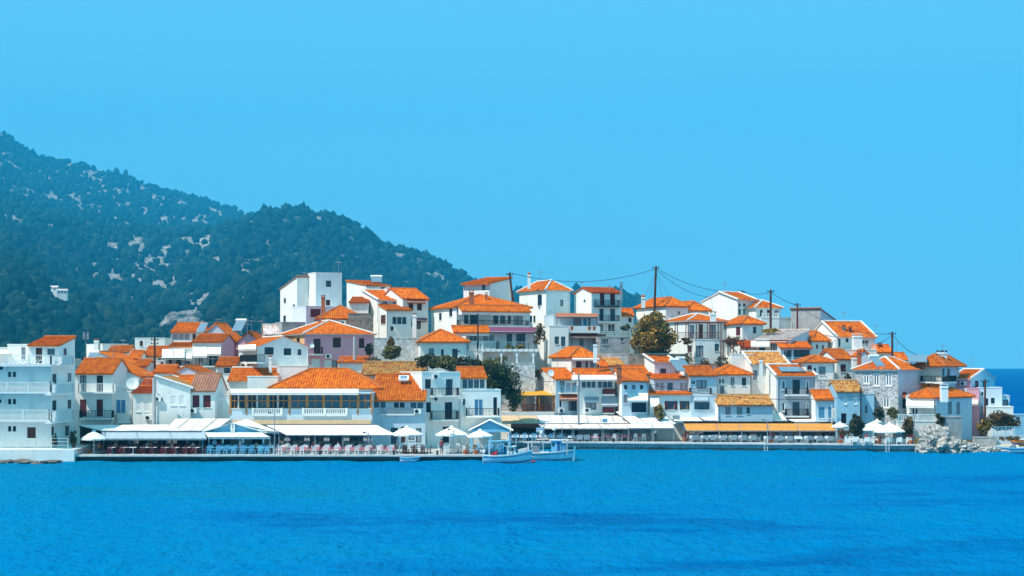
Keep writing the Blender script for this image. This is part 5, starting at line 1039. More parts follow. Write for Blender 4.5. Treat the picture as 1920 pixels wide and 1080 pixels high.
c = at(1134, 788, 209.0); mb = MB(); mb.box(c.x - .4, c.x + .4, c.y - .05, c.y, c.z - .32, c.z + .25); o = mb.build('hanging_sign', M['white'], off=c); tag(o, 'small white sign with blue panel on the canopy edge', 'sign'); m2 = MB(); m2.box(c.x - .28, c.x + .3, c.y - .07, c.y - .052, c.z - .2, c.z + .16); m2.build('sign_panel', M['blue'], o, off=c)
o = M['canvas']
for i, (a, b_) in enumerate(((1166, 1194), (1195, 1225), (1226, 1250))): canopy(('bright white awning left of the golden climbing plant, first of three', 'bright white awning, middle of three by the climbing plant', 'bright white awning touching the climbing plant')[i], (a - 12, 771, 213), (b_ - 12, 771, 213), (b_ + 18, 794, 208.3), (a + 18, 794, 208.3), posts=0, zg=.92, drop=.1)
for i, (a, b_) in enumerate(((1176, 1222), (1223, 1262))): canopy('white lower front awning below the bright awnings', (a, 795, 208.2), (b_, 795, 208.2), (b_ + 2, 802, 206.4), (a + 2, 802, 206.4), posts=2, zg=.92, drop=.15, group='lower front awnings by the climbing plant')
H, b = house('long flat white cafe building with roof units behind the orange awnings', 1283, 1568, 791, 209.6, 7, 'flat', r=-2.0, name='cafe_building', cat='building', cols={'F': 'k'}, wins=';'.join(f'e {a} {a + 30} 806 828' for a in range(1290, 1550, 42)))  # front coloured dark to paint in the awning shade
house('added low cafe block coloured dark as shade behind the pinkish front awnings', 958, 1168, 788, 213.5, 4, 'flat', r=1, cols={'F': 'k'}, name='cafe_building', cat='building', wins=';'.join(f'e {a} {a + 22} 808 828' for a in range(1010, 1150, 30)))  # added dark back, standing for shade under the canopies
house('added low block coloured dark as shade behind the brown-edged awning', 150, 432, 800, 190.6, 2, 'flat', r=0, cols={'F': 'k'}, name='cafe_building', cat='building', wins=';'.join(f'e {a} {a + 24} 818 846' for a in range(165, 420, 36)))  # dark back wall added in place of deep shade
for a in (1269, 1404): mb = MB(); c = b.p('F', b.pl('F', a, 780)[0], 1, b.ze); mb.box(c.x - .45, c.x + .45, c.y, c.y + .4, c.z, c.z + .8); mb.build('roof_unit', M['steel'], H.e)
canopy('white roof awning over the cafe under the shop banner', (1298, 773, 214), (1352, 773, 214), (1372, 788, 210.4), (1322, 788, 210.4), posts=0, zg=3.3, drop=.3); canopy('white roof awning over the cafe beside the shade-grey house', (1398, 768, 214), (1462, 768, 214), (1476, 788, 210.4), (1420, 788, 210.4), posts=0, zg=3.3, drop=.3, ribs=1); canopy('flat white roof sheet over the cafe beside the climbing plant', (1246, 776, 214), (1300, 774, 214), (1318, 789, 209.8), (1266, 789, 209.8), posts=0, zg=3.0, drop=.25)
canopy('narrow white roof sheet under the two garage doors', (1478, 786, 212), (1540, 786, 212), (1556, 791, 209), (1490, 791, 209), posts=0, zg=3.0)
for i, (a, b_) in enumerate(((1282, 1342), (1343, 1384), (1385, 1438), (1439, 1493), (1494, 1560))):
    Yb = 209.2 - i * .55; canopy(('orange awning at the climbing-plant end of the cafe', 'narrow orange awning, second from the climbing plant', 'orange awning in the middle of the cafe row', 'orange awning, second from the dark quay tree', 'orange awning at the dark-tree end of the cafe')[i], (a, 794, Yb), (b_, 794, Yb), (b_ + 8, 807, Yb - 2.4), (a + 5, 807, Yb - 2.4), 'orangec', posts=2, zg=.92, drop=.16)

# ---------------------------------------------------------------- umbrellas
def umbrella(label, px, yt, ye, wpx, Y, yb, sides=8, group=None, n=None):
    z1, z0 = za(yt, Y), za(ye, Y); zg = yb; x = xa(px, Y); r = wpx / 2 / FPX * Y; e = empty('umbrella', (x, Y, zg), label, 'umbrella', group); mb = MB(); k = len(mb.v); mb.v.append((x, Y, z1))
    for ring, (f, z) in enumerate(((.5, lerp(z1, z0, .42)), (1, z0), (1, z0 - .16))):
        for j in range(sides * 2):
            t = math.pi * j / sides + .2; dip = .05 * f if j % 2 else 0; mb.v.append((x + r * f * (1 - dip) * math.cos(t), Y + r * f * (1 - dip) * math.sin(t), z - dip * .6))
    s2 = sides * 2
    for j in range(s2):
        j2 = (j + 1) % s2; mb.f.append((k, k + 1 + j, k + 1 + j2)); mb.m.append(0); mb.uv.append(None)
        for q in (0, 1): mb.f.append((k + 1 + q * s2 + j, k + 1 + (q + 1) * s2 + j, k + 1 + (q + 1) * s2 + j2, k + 1 + q * s2 + j2)); mb.m.append(0); mb.uv.append(None)
    mb.build('canopy', M['canvas'], e); mb = MB(); mb.lathe((x, Y, z1 - .02), [(.25, -.06), (.2, .06), (.02, .16)], 8); mb.build('top_vent', M['canvas'], e)
    mb = MB(); mb.tube([(x, Y, zg), (x, Y, z1)], .045, 8); mb.build('pole', M['white'], e); mb = MB(); mb.lathe((x, Y, zg), [(.38, 0), (.38, .08), (.1, .14)], 10); mb.build('base', M['conc'], e)
    mb = MB()
    for j in range(sides): t = 2 * math.pi * j / sides + .2; mb.bar((x, Y, z1 - .1), (x + r * .98 * math.cos(t), Y + r * .98 * math.sin(t), z0 - .02), .025)
    mb.build('rib', M['steel'], e); return e
umbrella('white parasol beside the hotel end of the quay', 176, 808, 822, 48, 182.4, .7); umbrella('white parasol in front of the skylight house', 763, 800, 814, 62, 184.5, .7); umbrella('large white parasol in front of the flat-roofed white house', 847, 800, 814, 62, 183.2, .7); umbrella('smaller white parasol next to the blue pavilion', 900, 806, 817, 50, 182.5, .7)
umbrella('wide white parasol beside the dark quay tree', 1645, 787, 804, 72, 204, .92); umbrella('white parasol overlapping the wide one near the rocks', 1668, 793, 808, 62, 201.8, .92); umbrella('half-hidden pale parasol at the end of the orange awnings', 1575, 792, 799, 34, 206, .92)

# ---------------------------------------------------------------- tables and chairs
def chair_mesh(name, m, slat=4):
    mb = MB()
    for x in (-.19, .19):
        mb.bar((x, -.19, 0), (x, -.17, .45), .05); mb.bar((x, .20, 0), (x, .17, .45), .05); mb.bar((x, .17, .45), (x, .26, .95), .05)
    mb.box(-.23, .23, -.22, .21, .44, .49)
    for i in range(slat): z = .55 + .34 * i / (slat - 1); y = .19 + (z - .45) * .16; mb.box(-.2, .2, y - .015, y + .015, z, z + .07)
    mb.bar((-.19, -.18, .22), (.19, -.18, .22), .03); mb.bar((-.19, .19, .22), (.19, .19, .22), .03)
    return mb.mesh(name, m)
def armchair_mesh(name, m):
    mb = MB(); mb.box(-.33, .33, -.3, .3, .18, .42); mb.box(-.33, .33, .22, .36, .3, .85); mb.box(-.38, -.27, -.3, .3, .1, .62); mb.box(.27, .38, -.3, .3, .1, .62)
    for x in (-.3, .3):
        for y in (-.25, .28): mb.bar((x, y, 0), (x, y, .2), .06)
    return mb.mesh(name, m)
def table_mesh(name, m):
    mb = MB(); mb.box(-.42, .42, -.42, .42, .72, .76); mb.bar((0, 0, .04), (0, 0, .72), .08); mb.box(-.28, .28, -.04, .04, 0, .05); mb.box(-.04, .04, -.28, .28, 0, .05); return mb.mesh(name, m)
def cloth_mesh(name, m, leg):
    mb = MB(); mb.box(-.46, .46, -.46, .46, .735, .77)
    for i in range(4):
        a = math.pi / 2 * i; c, s_ = math.cos(a), math.sin(a); P = [(-.46, -.46, .735), (.46, -.46, .735), (.49, -.50, .42), (0, -.5, .48), (-.49, -.50, .42)]; mb.poly([(x * c - y * s_, x * s_ + y * c, z) for x, y, z in P])
    for x in (-.36, .36):
        for y in (-.36, .36): mb.bar((x, y, 0), (x, y, .73), .06, m=1)
    return mb.mesh(name, [m, leg])
ME = {'cw': chair_mesh('white_chair', M['white']), 'cb': chair_mesh('blue_chair', M['skyb']), 'cr': chair_mesh('red_chair', M['burg']), 'cn': chair_mesh('brown_chair', M['brown']), 'ag': armchair_mesh('grey_armchair', mat('wicker', (.28, .34, .38), .8, .1, 8)), 'aw': armchair_mesh('white_armchair', M['canvas']),
      'tw': table_mesh('white_table', M['white']), 'tb': table_mesh('blue_table', M['skyb']), 'tn': table_mesh('brown_table', M['brown']), 'tp': cloth_mesh('cloth_table', M['pink'], M['white']), 'tc': cloth_mesh('white_cloth_table', mat('white_cloth', (.75, .78, .8), .8, .05, 4), M['brown'])}
NM = {'c': 'chair', 'a': 'armchair', 't': 'table'}
def put(k, X, Y, z, rz, label, group):
    o = bpy.data.objects.new(NM[k[0]], ME[k]); COL.objects.link(o); o.location = (X, Y, z); o.rotation_euler = (0, 0, rz); return tag(o, label, NM[k[0]], group)
def dining(px0, px1, Yrows, z, n, ck, tk, where, rnd_, skip=.0, cdesc='', tdesc=''):
    for ri, Y in enumerate(Yrows):
        for i in range(n):
            px = lerp(px0, px1, (i + .5 + .25 * (ri % 2)) / n) + rnd_.uniform(-2, 2); X = xa(px, Y); y = Y + rnd_.uniform(-.2, .2)
            put(tk, X, y, z, rnd_.uniform(-.1, .1), f'{tdesc} {where}', f'{tdesc}s {where}'); kk = ck if isinstance(ck, str) else rnd_.choice(ck)
            for dx, dy, a in ((-.72, 0, math.pi / 2), (.72, 0, -math.pi / 2), (0, -.75, math.pi), (0, .75, 0)):
                if rnd_.random() < skip: continue
                put(kk, X + dx + rnd_.uniform(-.06, .06), y + dy + rnd_.uniform(-.06, .06), z, a + rnd_.uniform(-.25, .25), f'{cdesc} {where}', f'{cdesc}s {where}')
rn = random.Random(11)
dining(200, 378, (182.0, 185.2), .69, 9, 'cr', 'tw', 'under the brown-edged awning', rn, .1, 'dark red cafe chair', 'white pedestal table')
dining(386, 512, (182.0, 184.8), .69, 8, 'cb', 'tb', 'in front of the blue pediment', rn, .05, 'light blue wooden chair', 'light blue table')
dining(520, 742, (182.0, 185.0), .69, 11, 'cw', 'tp', 'under the tavern awnings', rn, .05, 'white slatted chair', 'pink-clothed table')
dining(752, 800, (182.6,), .69, 3, 'cn', 'tn', 'beside the skylight-house parasol', rn, .2, 'brown wooden chair', 'brown wooden table'); dining(826, 880, (182.4, 185.6), .69, 3, 'cw', 'tw', 'under the large white parasol', rn, .2, 'white terrace chair', 'white terrace table'); dining(886, 950, (185.5,), .69, 3, 'cb', 'tb', 'beside the blue pavilion', rn, .2, 'blue pavilion chair', 'blue pavilion table')
dining(1064, 1108, (207.8,), .91, 3, 'ag', 'tc', 'under the low pinkish awnings', rn, .2, 'grey wicker armchair', 'white-clothed table'); dining(958, 1060, (208.4, 210.6), .91, 6, 'cb', 'tc', 'under the beige canopy', rn, .15, 'blue rush-seat chair', 'small white-clothed table'); dining(1108, 1216, (207.8, 210.0), .91, 6, 'cw', 'tp', 'near the bright white awnings', rn, .1, 'white bistro chair', 'pink-topped bistro table')
dining(1292, 1420, (206.2, 208.0), .91, 7, 'ag', 'tc', 'under the orange awnings by the climbing plant', rn, .25, 'grey lounge armchair', 'pale lounge table'); dining(1430, 1565, (204.2,), .91, 7, 'ag', 'tc', 'under the orange awnings by the dark tree', rn, .25, 'grey lounge armchair', 'pale lounge table')
dining(1592, 1712, (201.2,), .91, 6, 'aw', 'tn', 'beneath the wide parasols near the rocks', rn, .25, 'white cushioned armchair', 'low brown table')

# planters and flower pots on the quay
def planter(label, px, Y, z, leaf='f', s=1.0, seed=1, box=False, group=None):
    x = xa(px, Y); e = empty('planter', (x, Y, z), label, 'planter', group); mb = MB()
    if box: mb.box(x - .35 * s, x + .35 * s, Y - .2, Y + .2, z, z + .45 * s); mb.build('pot', M['white'], e)
    else: mb.lathe((x, Y, z), [(.2 * s, 0), (.3 * s, .4 * s), (.27 * s, .42 * s)], 10); mb.build('pot', M['terra'], e)
    mb = MB(); leaves(mb, (x, Y, z + .75 * s), .42 * s, .4 * s, .35 * s, 150, .07, seed, 6); mb.build('foliage', LEAF[leaf], e)
for i, (px, Y, z, lf, lb) in enumerate(((1284, 206.5, .91, 'f', 'pot of pink flowers where the orange awnings begin'), (1445, 203.4, .91, 'f', 'pot of red flowers below the middle orange awnings'), (1576, 202, .91, 'f', 'pot of red flowers by the dry brown bush'), (1648, 200.5, .91, 'f', 'pot of red flowers under the wide parasol'), (1708, 200.3, .91, 'f', 'pot of red flowers by the tall rust bush'), (873, 181.6, .69, 'y', 'pot of yellow flowers under the large white parasol'), (893, 181.3, .69, 'y', 'pot of yellow flowers under the smaller parasol'), (168, 183, .69, 'b', 'rusty pot of dry plants by the hotel parasol'))): planter(lb, px, Y, z, lf, 1.1, 90 + i)

# ---------------------------------------------------------------- poles, lamps and wires
def upole(label, px, yt, yb, Y, r=.13, m='brown', lean=0, arms=1, name='utility_pole', extra=2.0):
    x = xa(px, Y); z1, z0 = za(yt, Y), za(yb, Y) - extra; e = empty(name, (x + lean, Y, z0), label, 'pole'); mb = MB(); mb.tube([(x + lean, Y, z0), (x, Y, z1)], r * 1.25, 8, r2=r); mb.build('shaft', M[m], e); mb = MB()
    for i in range(arms):
        z = z1 - .3 - .5 * i; mb.bar((x - .5, Y, z), (x + .5, Y, z), .09)
        for dx in (-.42, 0, .42): mb.lathe((x + dx, Y, z + .05), [(.04, 0), (.07, .08), (.03, .18)], 6)
    if arms: mb.build('crossarm', M['dark'], e)
    return Vector((x, Y, z1))
upole('dark wooden pole behind the house with drop awnings', 290, 633, 692, 211, arms=2); upole('grey concrete post in front of the blank white shutters', 289, 708, 786, 190.5, .2, 'conc', arms=0, extra=1)
a1 = upole('leaning dark pole beside the small rooftop house', 955, 511, 560, 236, .14, lean=.75); upole('dark strut propping the leaning pole', 957, 516, 560, 236.5, .1, lean=.4, arms=0)
a2 = upole('tall dark pole rising behind the golden tree', 1230, 499, 563, 242, .15, lean=-.25, arms=1); a3 = upole('dark pole in front of the white balustrade terrace', 1445, 543, 616, 235, .15); a4 = upole('thin dark pole against the grey stone ruin', 1495, 568, 618, 236, .12, 'wred', arms=1); a5 = upole('dark pole between lilac gable and modern house', 1673, 622, 676, 218, .14)
a0 = upole('short dark pole top beyond the bright gable', 1392, 545, 552, 258, .14); upole('grey concrete pole in front of the pink house', 665, 631, 686, 214, .2, 'conc', arms=0); upole('dark post by the last headland house', 1847, 711, 790, 209.5, .12, 'brown', arms=1); upole('thin dark pole before the long-roofed balconied house', 896, 588, 656, 222, .09, 'dark', arms=0); upole('slim pole in front of the square-window house', 1085, 700, 780, 209, .12, 'grey', arms=0); upole('slim dark pole before the blue peaked house', 1614, 726, 800, 205.5, .09, 'dark', arms=0); upole('dark pole among the hedge shrubs', 855, 655, 690, 212, .13, 'dark')
def wire(label, p, q, sag, r=.035):
    p = Vector(p); q = Vector(q); pts = [p.lerp(q, t / 14) - Vector((0, 0, sag * 4 * (t / 14) * (1 - t / 14))) for t in range(15)]; mb = MB(); mb.tube(pts, r, 5); tag(mb.build('power_line', M['dark'], off=p), label, 'cable')
up = Vector((0, 0, 1)); wire('long sagging cable from leaning pole to the tall dark pole', a1, a2 - up * .4, 1.6); wire('upper cable from the tall dark pole to the pole beyond the bright gable', a2 - up * .3, a0, 1.2); wire('lower cable from the tall dark pole sagging deeply', a2 - up * .5, a0 - up * .3, 2.2); wire('cable from the bright gable to the balustrade pole', a0, a3 - up * .3, .5); wire('cable from the balustrade pole down to the ruin', a3 - up * .3, a4 - up * .3, .3); wire('long cable from the ruin to the headland pole', a4 - up * .4, a5 - up * .3, 1.2); wire('cable from the headland pole down to the modern house', a5 - up * .3, at(1728, 667, 216), .6); wire('cable from the headland pole to the crest roof', a5 - up * .4, at(1641, 645, 228), .2); wire('low black cable crossing the long joined roofs', at(1140, 700, 209), at(1650, 738, 203), 1.8)
for i, dx in enumerate((-1.6, -.9, .9, 1.9)): wire(('outer thin stay wire on the chimney side of the tall dark pole', 'inner thin stay wire on the chimney side of the tall dark pole', 'inner thin stay wire on the annex side of the tall dark pole', 'outer thin stay wire on the annex side of the tall dark pole')[i], a2 - up * .8, at(1230 + dx * 16, 566, 240), .02, .018)
wire('cable across the bank above the yellow canopy', at(958, 694, 211), at(1040, 716, 213), .4)
def lamp(label, px, yt, Y, z):
    x = xa(px, Y); z1 = za(yt, Y); e = empty('street_lamp', (x, Y, z), label, 'street lamp'); mb = MB(); mb.tube([(x, Y, z), (x, Y, z + .9)], .1, 8, r2=.07); mb.tube([(x, Y, z + .9), (x, Y, z1)], .055, 8, r2=.045); mb.build('post', M['steel'], e); mb = MB(); mb.tube([(x, Y, z1 - .1), (x - .25, Y, z1 + .1), (x - .5, Y, z1 + .08)], .035, 6); mb.build('arm', M['steel'], e); mb = MB(); mb.lathe((x - .5, Y, z1 - .02), [(.16, 0), (.14, .1), (.04, .16)], 8); mb.build('lamp_head', M['dark'], e)
lamp('steel lamp post in front of the hip-ended white tent', 515, 775, 181, .7); lamp('dark-headed lamp post among the pink-clothed tables', 691, 812, 181.2, .7); lamp('steel lamp post before the middle orange awning', 1439, 788, 202.9, .92); lamp('lamp post beside the tall rust bush', 1714, 776, 200.3, .92); lamp('dark lamp post under the large white parasol', 850, 806, 181.4, .7)
# vertical hanging sign by the garage doors
c = at(1562, 774, 207.5); e = empty('vertical_sign', (c.x, c.y, 2.8), 'tall narrow white sign with a dark vertical line on a pole', 'sign'); mb = MB(); mb.tube([(c.x - .15, c.y, 2.8), (c.x - .15, c.y, c.z + 1.05)], .05, 6); mb.build('pole', M['white'], e); mb = MB(); mb.box(c.x - .08, c.x + .3, c.y - .03, c.y + .03, c.z - .6, c.z + .62); mb.build('sign_board', M['canvas'], e); mb = MB(); mb.box(c.x + .08, c.x + .14, c.y - .045, c.y - .032, c.z - .55, c.z + .4); mb.build('sign_mark', M['brown'], e)
# steps, ladder and bench-like items at the quay edge
def ladder(label, px, Y, z): x = xa(px, Y); mb = MB(); [mb.tube([(x + d, Y - .06, z - 1.3), (x + d, Y - .06, z + .7), (x + d, Y + .4, z + .75)], .035, 5) for d in (-.2, .2)]; [mb.bar((x - .2, Y - .06, z - 1.2 + k * .3), (x + .2, Y - .06, z - 1.2 + k * .3), .035) for k in range(5)]; tag(mb.build('quay_ladder', M['white'], off=(x, Y, z - 1.3)), label, 'ladder')
ladder('white ladder on the quay wall below the orange awnings', 1436, 202.5, .92); ladder('white ladder on the quay wall near the wide parasols', 1664, 200.1, .92)
def bollard(px, Y, z): 
    x = xa(px, Y); mb = MB(); mb.lathe((x, Y, z), [(.13, 0), (.1, .3), (.17, .36), (.15, .45)], 8); tag(mb.build('bollard', M['dark'], off=(x, Y, z)), 'short iron mooring bollard on the quay edge', 'bollard', 'mooring bollards')
for px, Y, z in ((600, 180.35, .7), (738, 180.35, .7), (820, 180.35, .7), (1150, 205.6, .92), (1320, 204, .92), (1520, 202, .92)): bollard(px, Y, z)

# ---------------------------------------------------------------- boats
M['hullw'] = mat('boat_white', (.70, .78, .82), .4, .05, 3, streak=.15); M['hullb'] = mat('boat_blue', (.48, .72, .80), .4, .08, 3, streak=.25)
def hull_mesh(L, Bm, fr, sheer0, sheer1, draft, n=14, double=True):
    mb = MB(); secs = []
    for i in range(n + 1):
        t = i / n; b_ = Bm / 2 * (math.sin(math.pi * min(1, .12 + t * .88)) ** .62 if double else max(.02, (1 - t ** 3.2)) * (.82 + .18 * math.sin(math.pi * min(1, t * 1.4))))
        if i == n: b_ = .03
        if double and i == 0: b_ = Bm * .28
        z = lerp(sheer0, sheer1, t ** 2.2) + .12 * (1 - t) ** 3; k = -draft * (1 - max(0, (t - .8) / .2) ** 2); x = -L / 2 + L * t + (.25 if i == n else 0)
        xb = x - (.45 if i == n else .25 if i == n - 1 else 0)
        secs.append([(x, -b_, z), (lerp(x, xb, .5), -b_ * .93, z * .45), (xb, -b_ * .62, 0 + k * .35), (xb, 0, k), (xb, b_ * .62, k * .35), (lerp(x, xb, .5), b_ * .93, z * .45), (x, b_, z)])
    return secs
def loft(mb, secs, m=lambda j: 0):
    k = len(mb.v); w = len(secs[0]); mb.v += [p for s_ in secs for p in s_]
    for i in range(len(secs) - 1):
        for j in range(w - 1): mb.f.append((k + i * w + j, k + (i + 1) * w + j, k + (i + 1) * w + j + 1, k + i * w + j + 1)); mb.m.append(m(j)); mb.uv.append(None)
    mb.f.append(tuple(k + j for j in range(w))); mb.m.append(m(0)); mb.uv.append(None)
def boat_base(label, X, Y, rz, L, Bm, s0, s1, hullm, stripem, deckm, cat='boat', name='fishing_boat', depth=.35):
    e = empty(name, (X, Y, 0), label, cat); e.rotation_euler = (0, 0, rz); S = hull_mesh(L, Bm, 0, s0, s1, .45)
    def add(mb, nm, m, par=None, sm=False): o = bpy.data.objects.new(nm, mb.mesh(nm, m, smoothed=sm)); COL.objects.link(o); o.parent = par or e; return o
    mb = MB(); loft(mb, S); h = add(mb, 'hull', M[hullm])
    mb = MB()
    for sd_ in (0, 6):
        for i in range(len(S) - 1):
            a, b_ = Vector(S[i][sd_]), Vector(S[i + 1][sd_]); o_ = Vector((0, -.03 if sd_ == 0 else .03, -.03)); mb.bar(a + o_, b_ + o_, .09, w2=.1)
    add(mb, 'rub_rail', M[stripem], h)
    for sd_ in (1, 5):
        mb = MB(); m3 = MB(); tp = 0 if sd_ == 1 else 6; lo = 2 if sd_ == 1 else 4; o_ = Vector((0, -.05 if sd_ == 1 else .05, 0))
        for i in range(len(S) - 1):
            a, b_ = Vector(S[i][sd_]).lerp(Vector(S[i][lo]), .55), Vector(S[i + 1][sd_]).lerp(Vector(S[i + 1][lo]), .55); mb.bar(a + o_, b_ + o_, .07, w2=.14)
            a, b_ = Vector(S[i][tp]).lerp(Vector(S[i][sd_]), .45), Vector(S[i + 1][tp]).lerp(Vector(S[i + 1][sd_]), .45); m3.bar(a + o_ * .6, b_ + o_ * .6, .04, w2=.05)
        add(mb, 'boot_stripe', M['navy'], h); add(m3, 'hull_line', M['navy'], h)
    mb = MB()
    for i in range(len(S) - 1):
        a, b_, c_, d = S[i][0], S[i + 1][0], S[i + 1][6], S[i][6]; f = lambda p: (p[0] * .985, p[1] * .93, p[2] - depth * .5); mb.poly([f(a), f(b_), f(c_), f(d)])
    add(mb, 'deck', M[deckm]); return e, add, S
e, add, S = boat_base('white fishing boat with blue canopy and round cabin ports', xa(950, 177.4), 177.4, .06, 5.2, 1.9, .75, 1.35, 'hullb', 'white', 'skyb')
def bx(nm, m, x0, x1, y0, y1, z0, z1, add_, par=None): mb = MB(); mb.box(x0, x1, y0, y1, z0, z1); return add_(mb, nm, M[m], par)
mb = MB(); mb.hexa([(.0, -.62, .6), (1.15, -.55, .6), (1.15, .55, .6), (.0, .62, .6), (.05, -.58, 1.75), (.8, -.5, 1.75), (.8, .5, 1.75), (.05, .58, 1.75)]); cab = add(mb, 'cabin', M['white'])
bx('cabin_roof', 'white', -.1, .95, -.68, .68, 1.75, 1.82, add, cab)
for a in (.14, .48): mb = MB(); mb.hexa([(a, -.605, 1.3), (a + .27, -.59, 1.3), (a + .27, -.55, 1.3), (a, -.55, 1.3), (a, -.595, 1.62), (a + .23, -.575, 1.62), (a + .23, -.53, 1.62), (a, -.53, 1.62)]); add(mb, 'cabin_window', M['glass'], cab)
for a in (.25, .62): mb = MB(); mb.tube([(a, -.64, .98), (a, -.58, .98)], .13, 10); add(mb, 'porthole', M['navy'], cab)
bx('foredeck_hatch', 'skyb', 1.25, 1.75, -.3, .3, .7, 1.05, add)
mb = MB(); sheet(mb, [(-2.0, -.8, 2.35), (.3, -.8, 2.42), (.3, .8, 2.42), (-2.0, .8, 2.35)], sag=.05); cn = add(mb, 'canopy', M['skyb'])
for x in (-1.9, .2):
    for y in (-.75, .75): mb = MB(); mb.bar((x, y, .5), (x, y, 2.36), .05); add(mb, 'canopy_post', M['white'], cn)
mb = MB(); mb.tube([(.2, 0, 1.8), (.05, 0, 2.9)], .05, 6); add(mb, 'mast', M['white']); mb = MB(); mb.tube([(1.0, -.4, 1.4), (1.0, -.4, 2.6)], .025, 5); add(mb, 'whip_antenna', M['white'])
bx('crate', 'skyb', -.9, -.45, -.4, .2, .5, .95, add); bx('engine_box', 'navy', -1.6, -1.1, -.35, .35, .5, 1.0, add)
rr = random.Random(4)
mb = MB(); [mb.lathe((rr.uniform(-1.7, -1.1), rr.uniform(-.7, -.4), .8 + rr.uniform(0, .4)), [(.02, -.14), (.13, -.06), (.14, .05), (.02, .14)], 7) for _ in range(9)]; add(mb, 'net_float', M['red'])
mb = MB(); rail_run(mb, (1.3, -.55, 1.05), (2.4, -.12, 1.3), .35, 'h'); rail_run(mb, (1.3, .55, 1.05), (2.4, .12, 1.3), .35, 'h'); add(mb, 'bow_rail', M['white'])
e, add, S = boat_base('white caique with blue wheelhouse, net reels and tall white stem', xa(1024, 181.5), 181.5, -.08, 5.9, 2.2, .85, 1.25, 'hullb', 'white', 'grey')
mb = MB(); mb.bar((3.0, 0, -.1), (3.18, 0, 1.6), .22); add(mb, 'stem_post', M['white'])
wh = bx('wheelhouse', 'skyb', .6, 1.7, -.65, .65, .6, 2.25, add); bx('wheelhouse_roof', 'white', .35, 2.0, -.8, .8, 2.25, 2.33, add, wh); bx('wheelhouse_door', 'navy', 1.25, 1.6, -.67, -.652, .7, 2.1, add, wh); bx('wheelhouse_window', 'glass', .72, .95, -.67, -.652, 1.6, 2.0, add, wh); bx('blue_tarpaulin', 'blue', 1.72, 2.2, -.6, .6, .6, 1.9, add)
for x in (2.35, -.3):
    for y in (-.7, .7): mb = MB(); mb.bar((x, y, .7), (x, y, 2.3), .05); add(mb, 'awning_post', M['white'])
mb = MB(); sheet(mb, [(1.9, -.8, 2.3), (2.9, -.5, 2.3), (2.9, .5, 2.3), (1.9, .8, 2.3)]); add(mb, 'awning', M['canvas'])
for P_, r_, n_ in (([(.9, 0, 2.3), (.9, 0, 3.4)], .05, 'radar_mast'), ([(-.9, 0, .6), (-.2, 0, 3.9)], .06, 'mast'), ([(-2.2, 0, .9), (-.3, 0, 3.6)], .025, 'stay'), ([(1.75, .2, 2.3), (1.75, .2, 4.2)], .035, 'whip_antenna')): mb = MB(); mb.tube(P_, r_, 6); add(mb, n_, M['steel'])
mb = MB(); mb.lathe((.9, 0, 3.35), [(.05, 0), (.26, .08), (.26, .3), (.06, .38)], 10); add(mb, 'radar_dome', M['white']); mb = MB(); mb.lathe((-.55, -.2, 2.9), [(.03, 0), (.17, .1), (.17, .3), (.03, .36)], 8); add(mb, 'lamp', M['white'])
mb = MB()
for k in range(5): z = 3.15 + k * .12; mb.poly([(-.2, 0, z), (-.2, 0, z + .12), (-1.1, -.1, z + .06 + .03 * math.sin(k)), (-1.1, -.1, z - .06 + .03 * math.sin(k))], m=k % 2)
add(mb, 'flag', [M['blue'], M['white']])
mb = MB(); mb.tube([(-1.2, -.5, 1.25), (-1.2, .5, 1.25)], .38, 10); mb.tube([(-1.2, -.6, 1.25), (-1.2, -.56, 1.25)], .48, 10); add(mb, 'net_reel', M['grey']); mb = MB(); [mb.bar((x, y, .6), (x, y, 2.0), .05) for x in (-2.0, -1.6) for y in (-.5, .5)]; [mb.bar((x, -.5, 2.0), (x, .5, 2.0), .05) for x in (-2.0, -1.6)]; add(mb, 'gantry', M['white']); bx('cargo_box', 'white', -.5, .3, -.6, .1, .6, 1.05, add)
mb = MB(); [mb.lathe((rr.uniform(-2.4, -2.0), rr.uniform(-.5, .5), 1.15), [(.02, -.14), (.14, 0), (.02, .14)], 7) for _ in range(5)]; add(mb, 'net_float', M['red'])
mb = MB(); sheet(mb, [(-1.1, -.8, 2.35), (.2, -.8, 2.4), (.2, .8, 2.4), (-1.1, .8, 2.35)]); add(mb, 'canopy', M['pinkc'])
e, add, S = boat_base('small white dinghy moored at the quay wall', xa(767, 178.9), 178.9, .04, 2.0, 1.0, .42, .55, 'hullw', 'skyb', 'skyb', 'dinghy', 'dinghy', .5)
mb = MB(); mb.box(-.3, -.05, -.42, .42, .28, .32); mb.box(.45, .6, -.34, .34, .3, .34); add(mb, 'thwart', M['white'])
e, add, S = boat_base('white speedboat on the shore beyond the rocks', xa(1898, 197), 197, .1, 3.6, 1.5, .55, .8, 'hullw', 'skyb', 'white', 'boat', 'speedboat', .3); e.rotation_euler = (0, 0, math.pi - .1)
mb = MB(); mb.hexa([(-.1, -.5, .65), (.4, -.45, .65), (.4, .45, .65), (-.1, .5, .65), (-.3, -.45, 1.05), (-.25, -.45, 1.05), (-.25, .45, 1.05), (-.3, .45, 1.05)]); add(mb, 'windscreen', M['solar']); bx('console', 'white', -.7, -.35, -.3, .3, .4, .95, add); bx('outboard_motor', 'dark', -2.05, -1.75, -.2, .2, .2, 1.0, add)
e, add, S = boat_base('orange rowing boat pulled up on the headland beach', xa(1914, 205), 205, 2.9, 2.6, 1.2, .5, .75, 'orangec', 'white', 'wred', 'boat', 'rowing_boat', .4); e.location.z = .75
mb = MB(); [mb.box(x, x + .2, -.45, .45, .38, .42) for x in (-.6, .2)]; add(mb, 'thwart', M['ochre'])
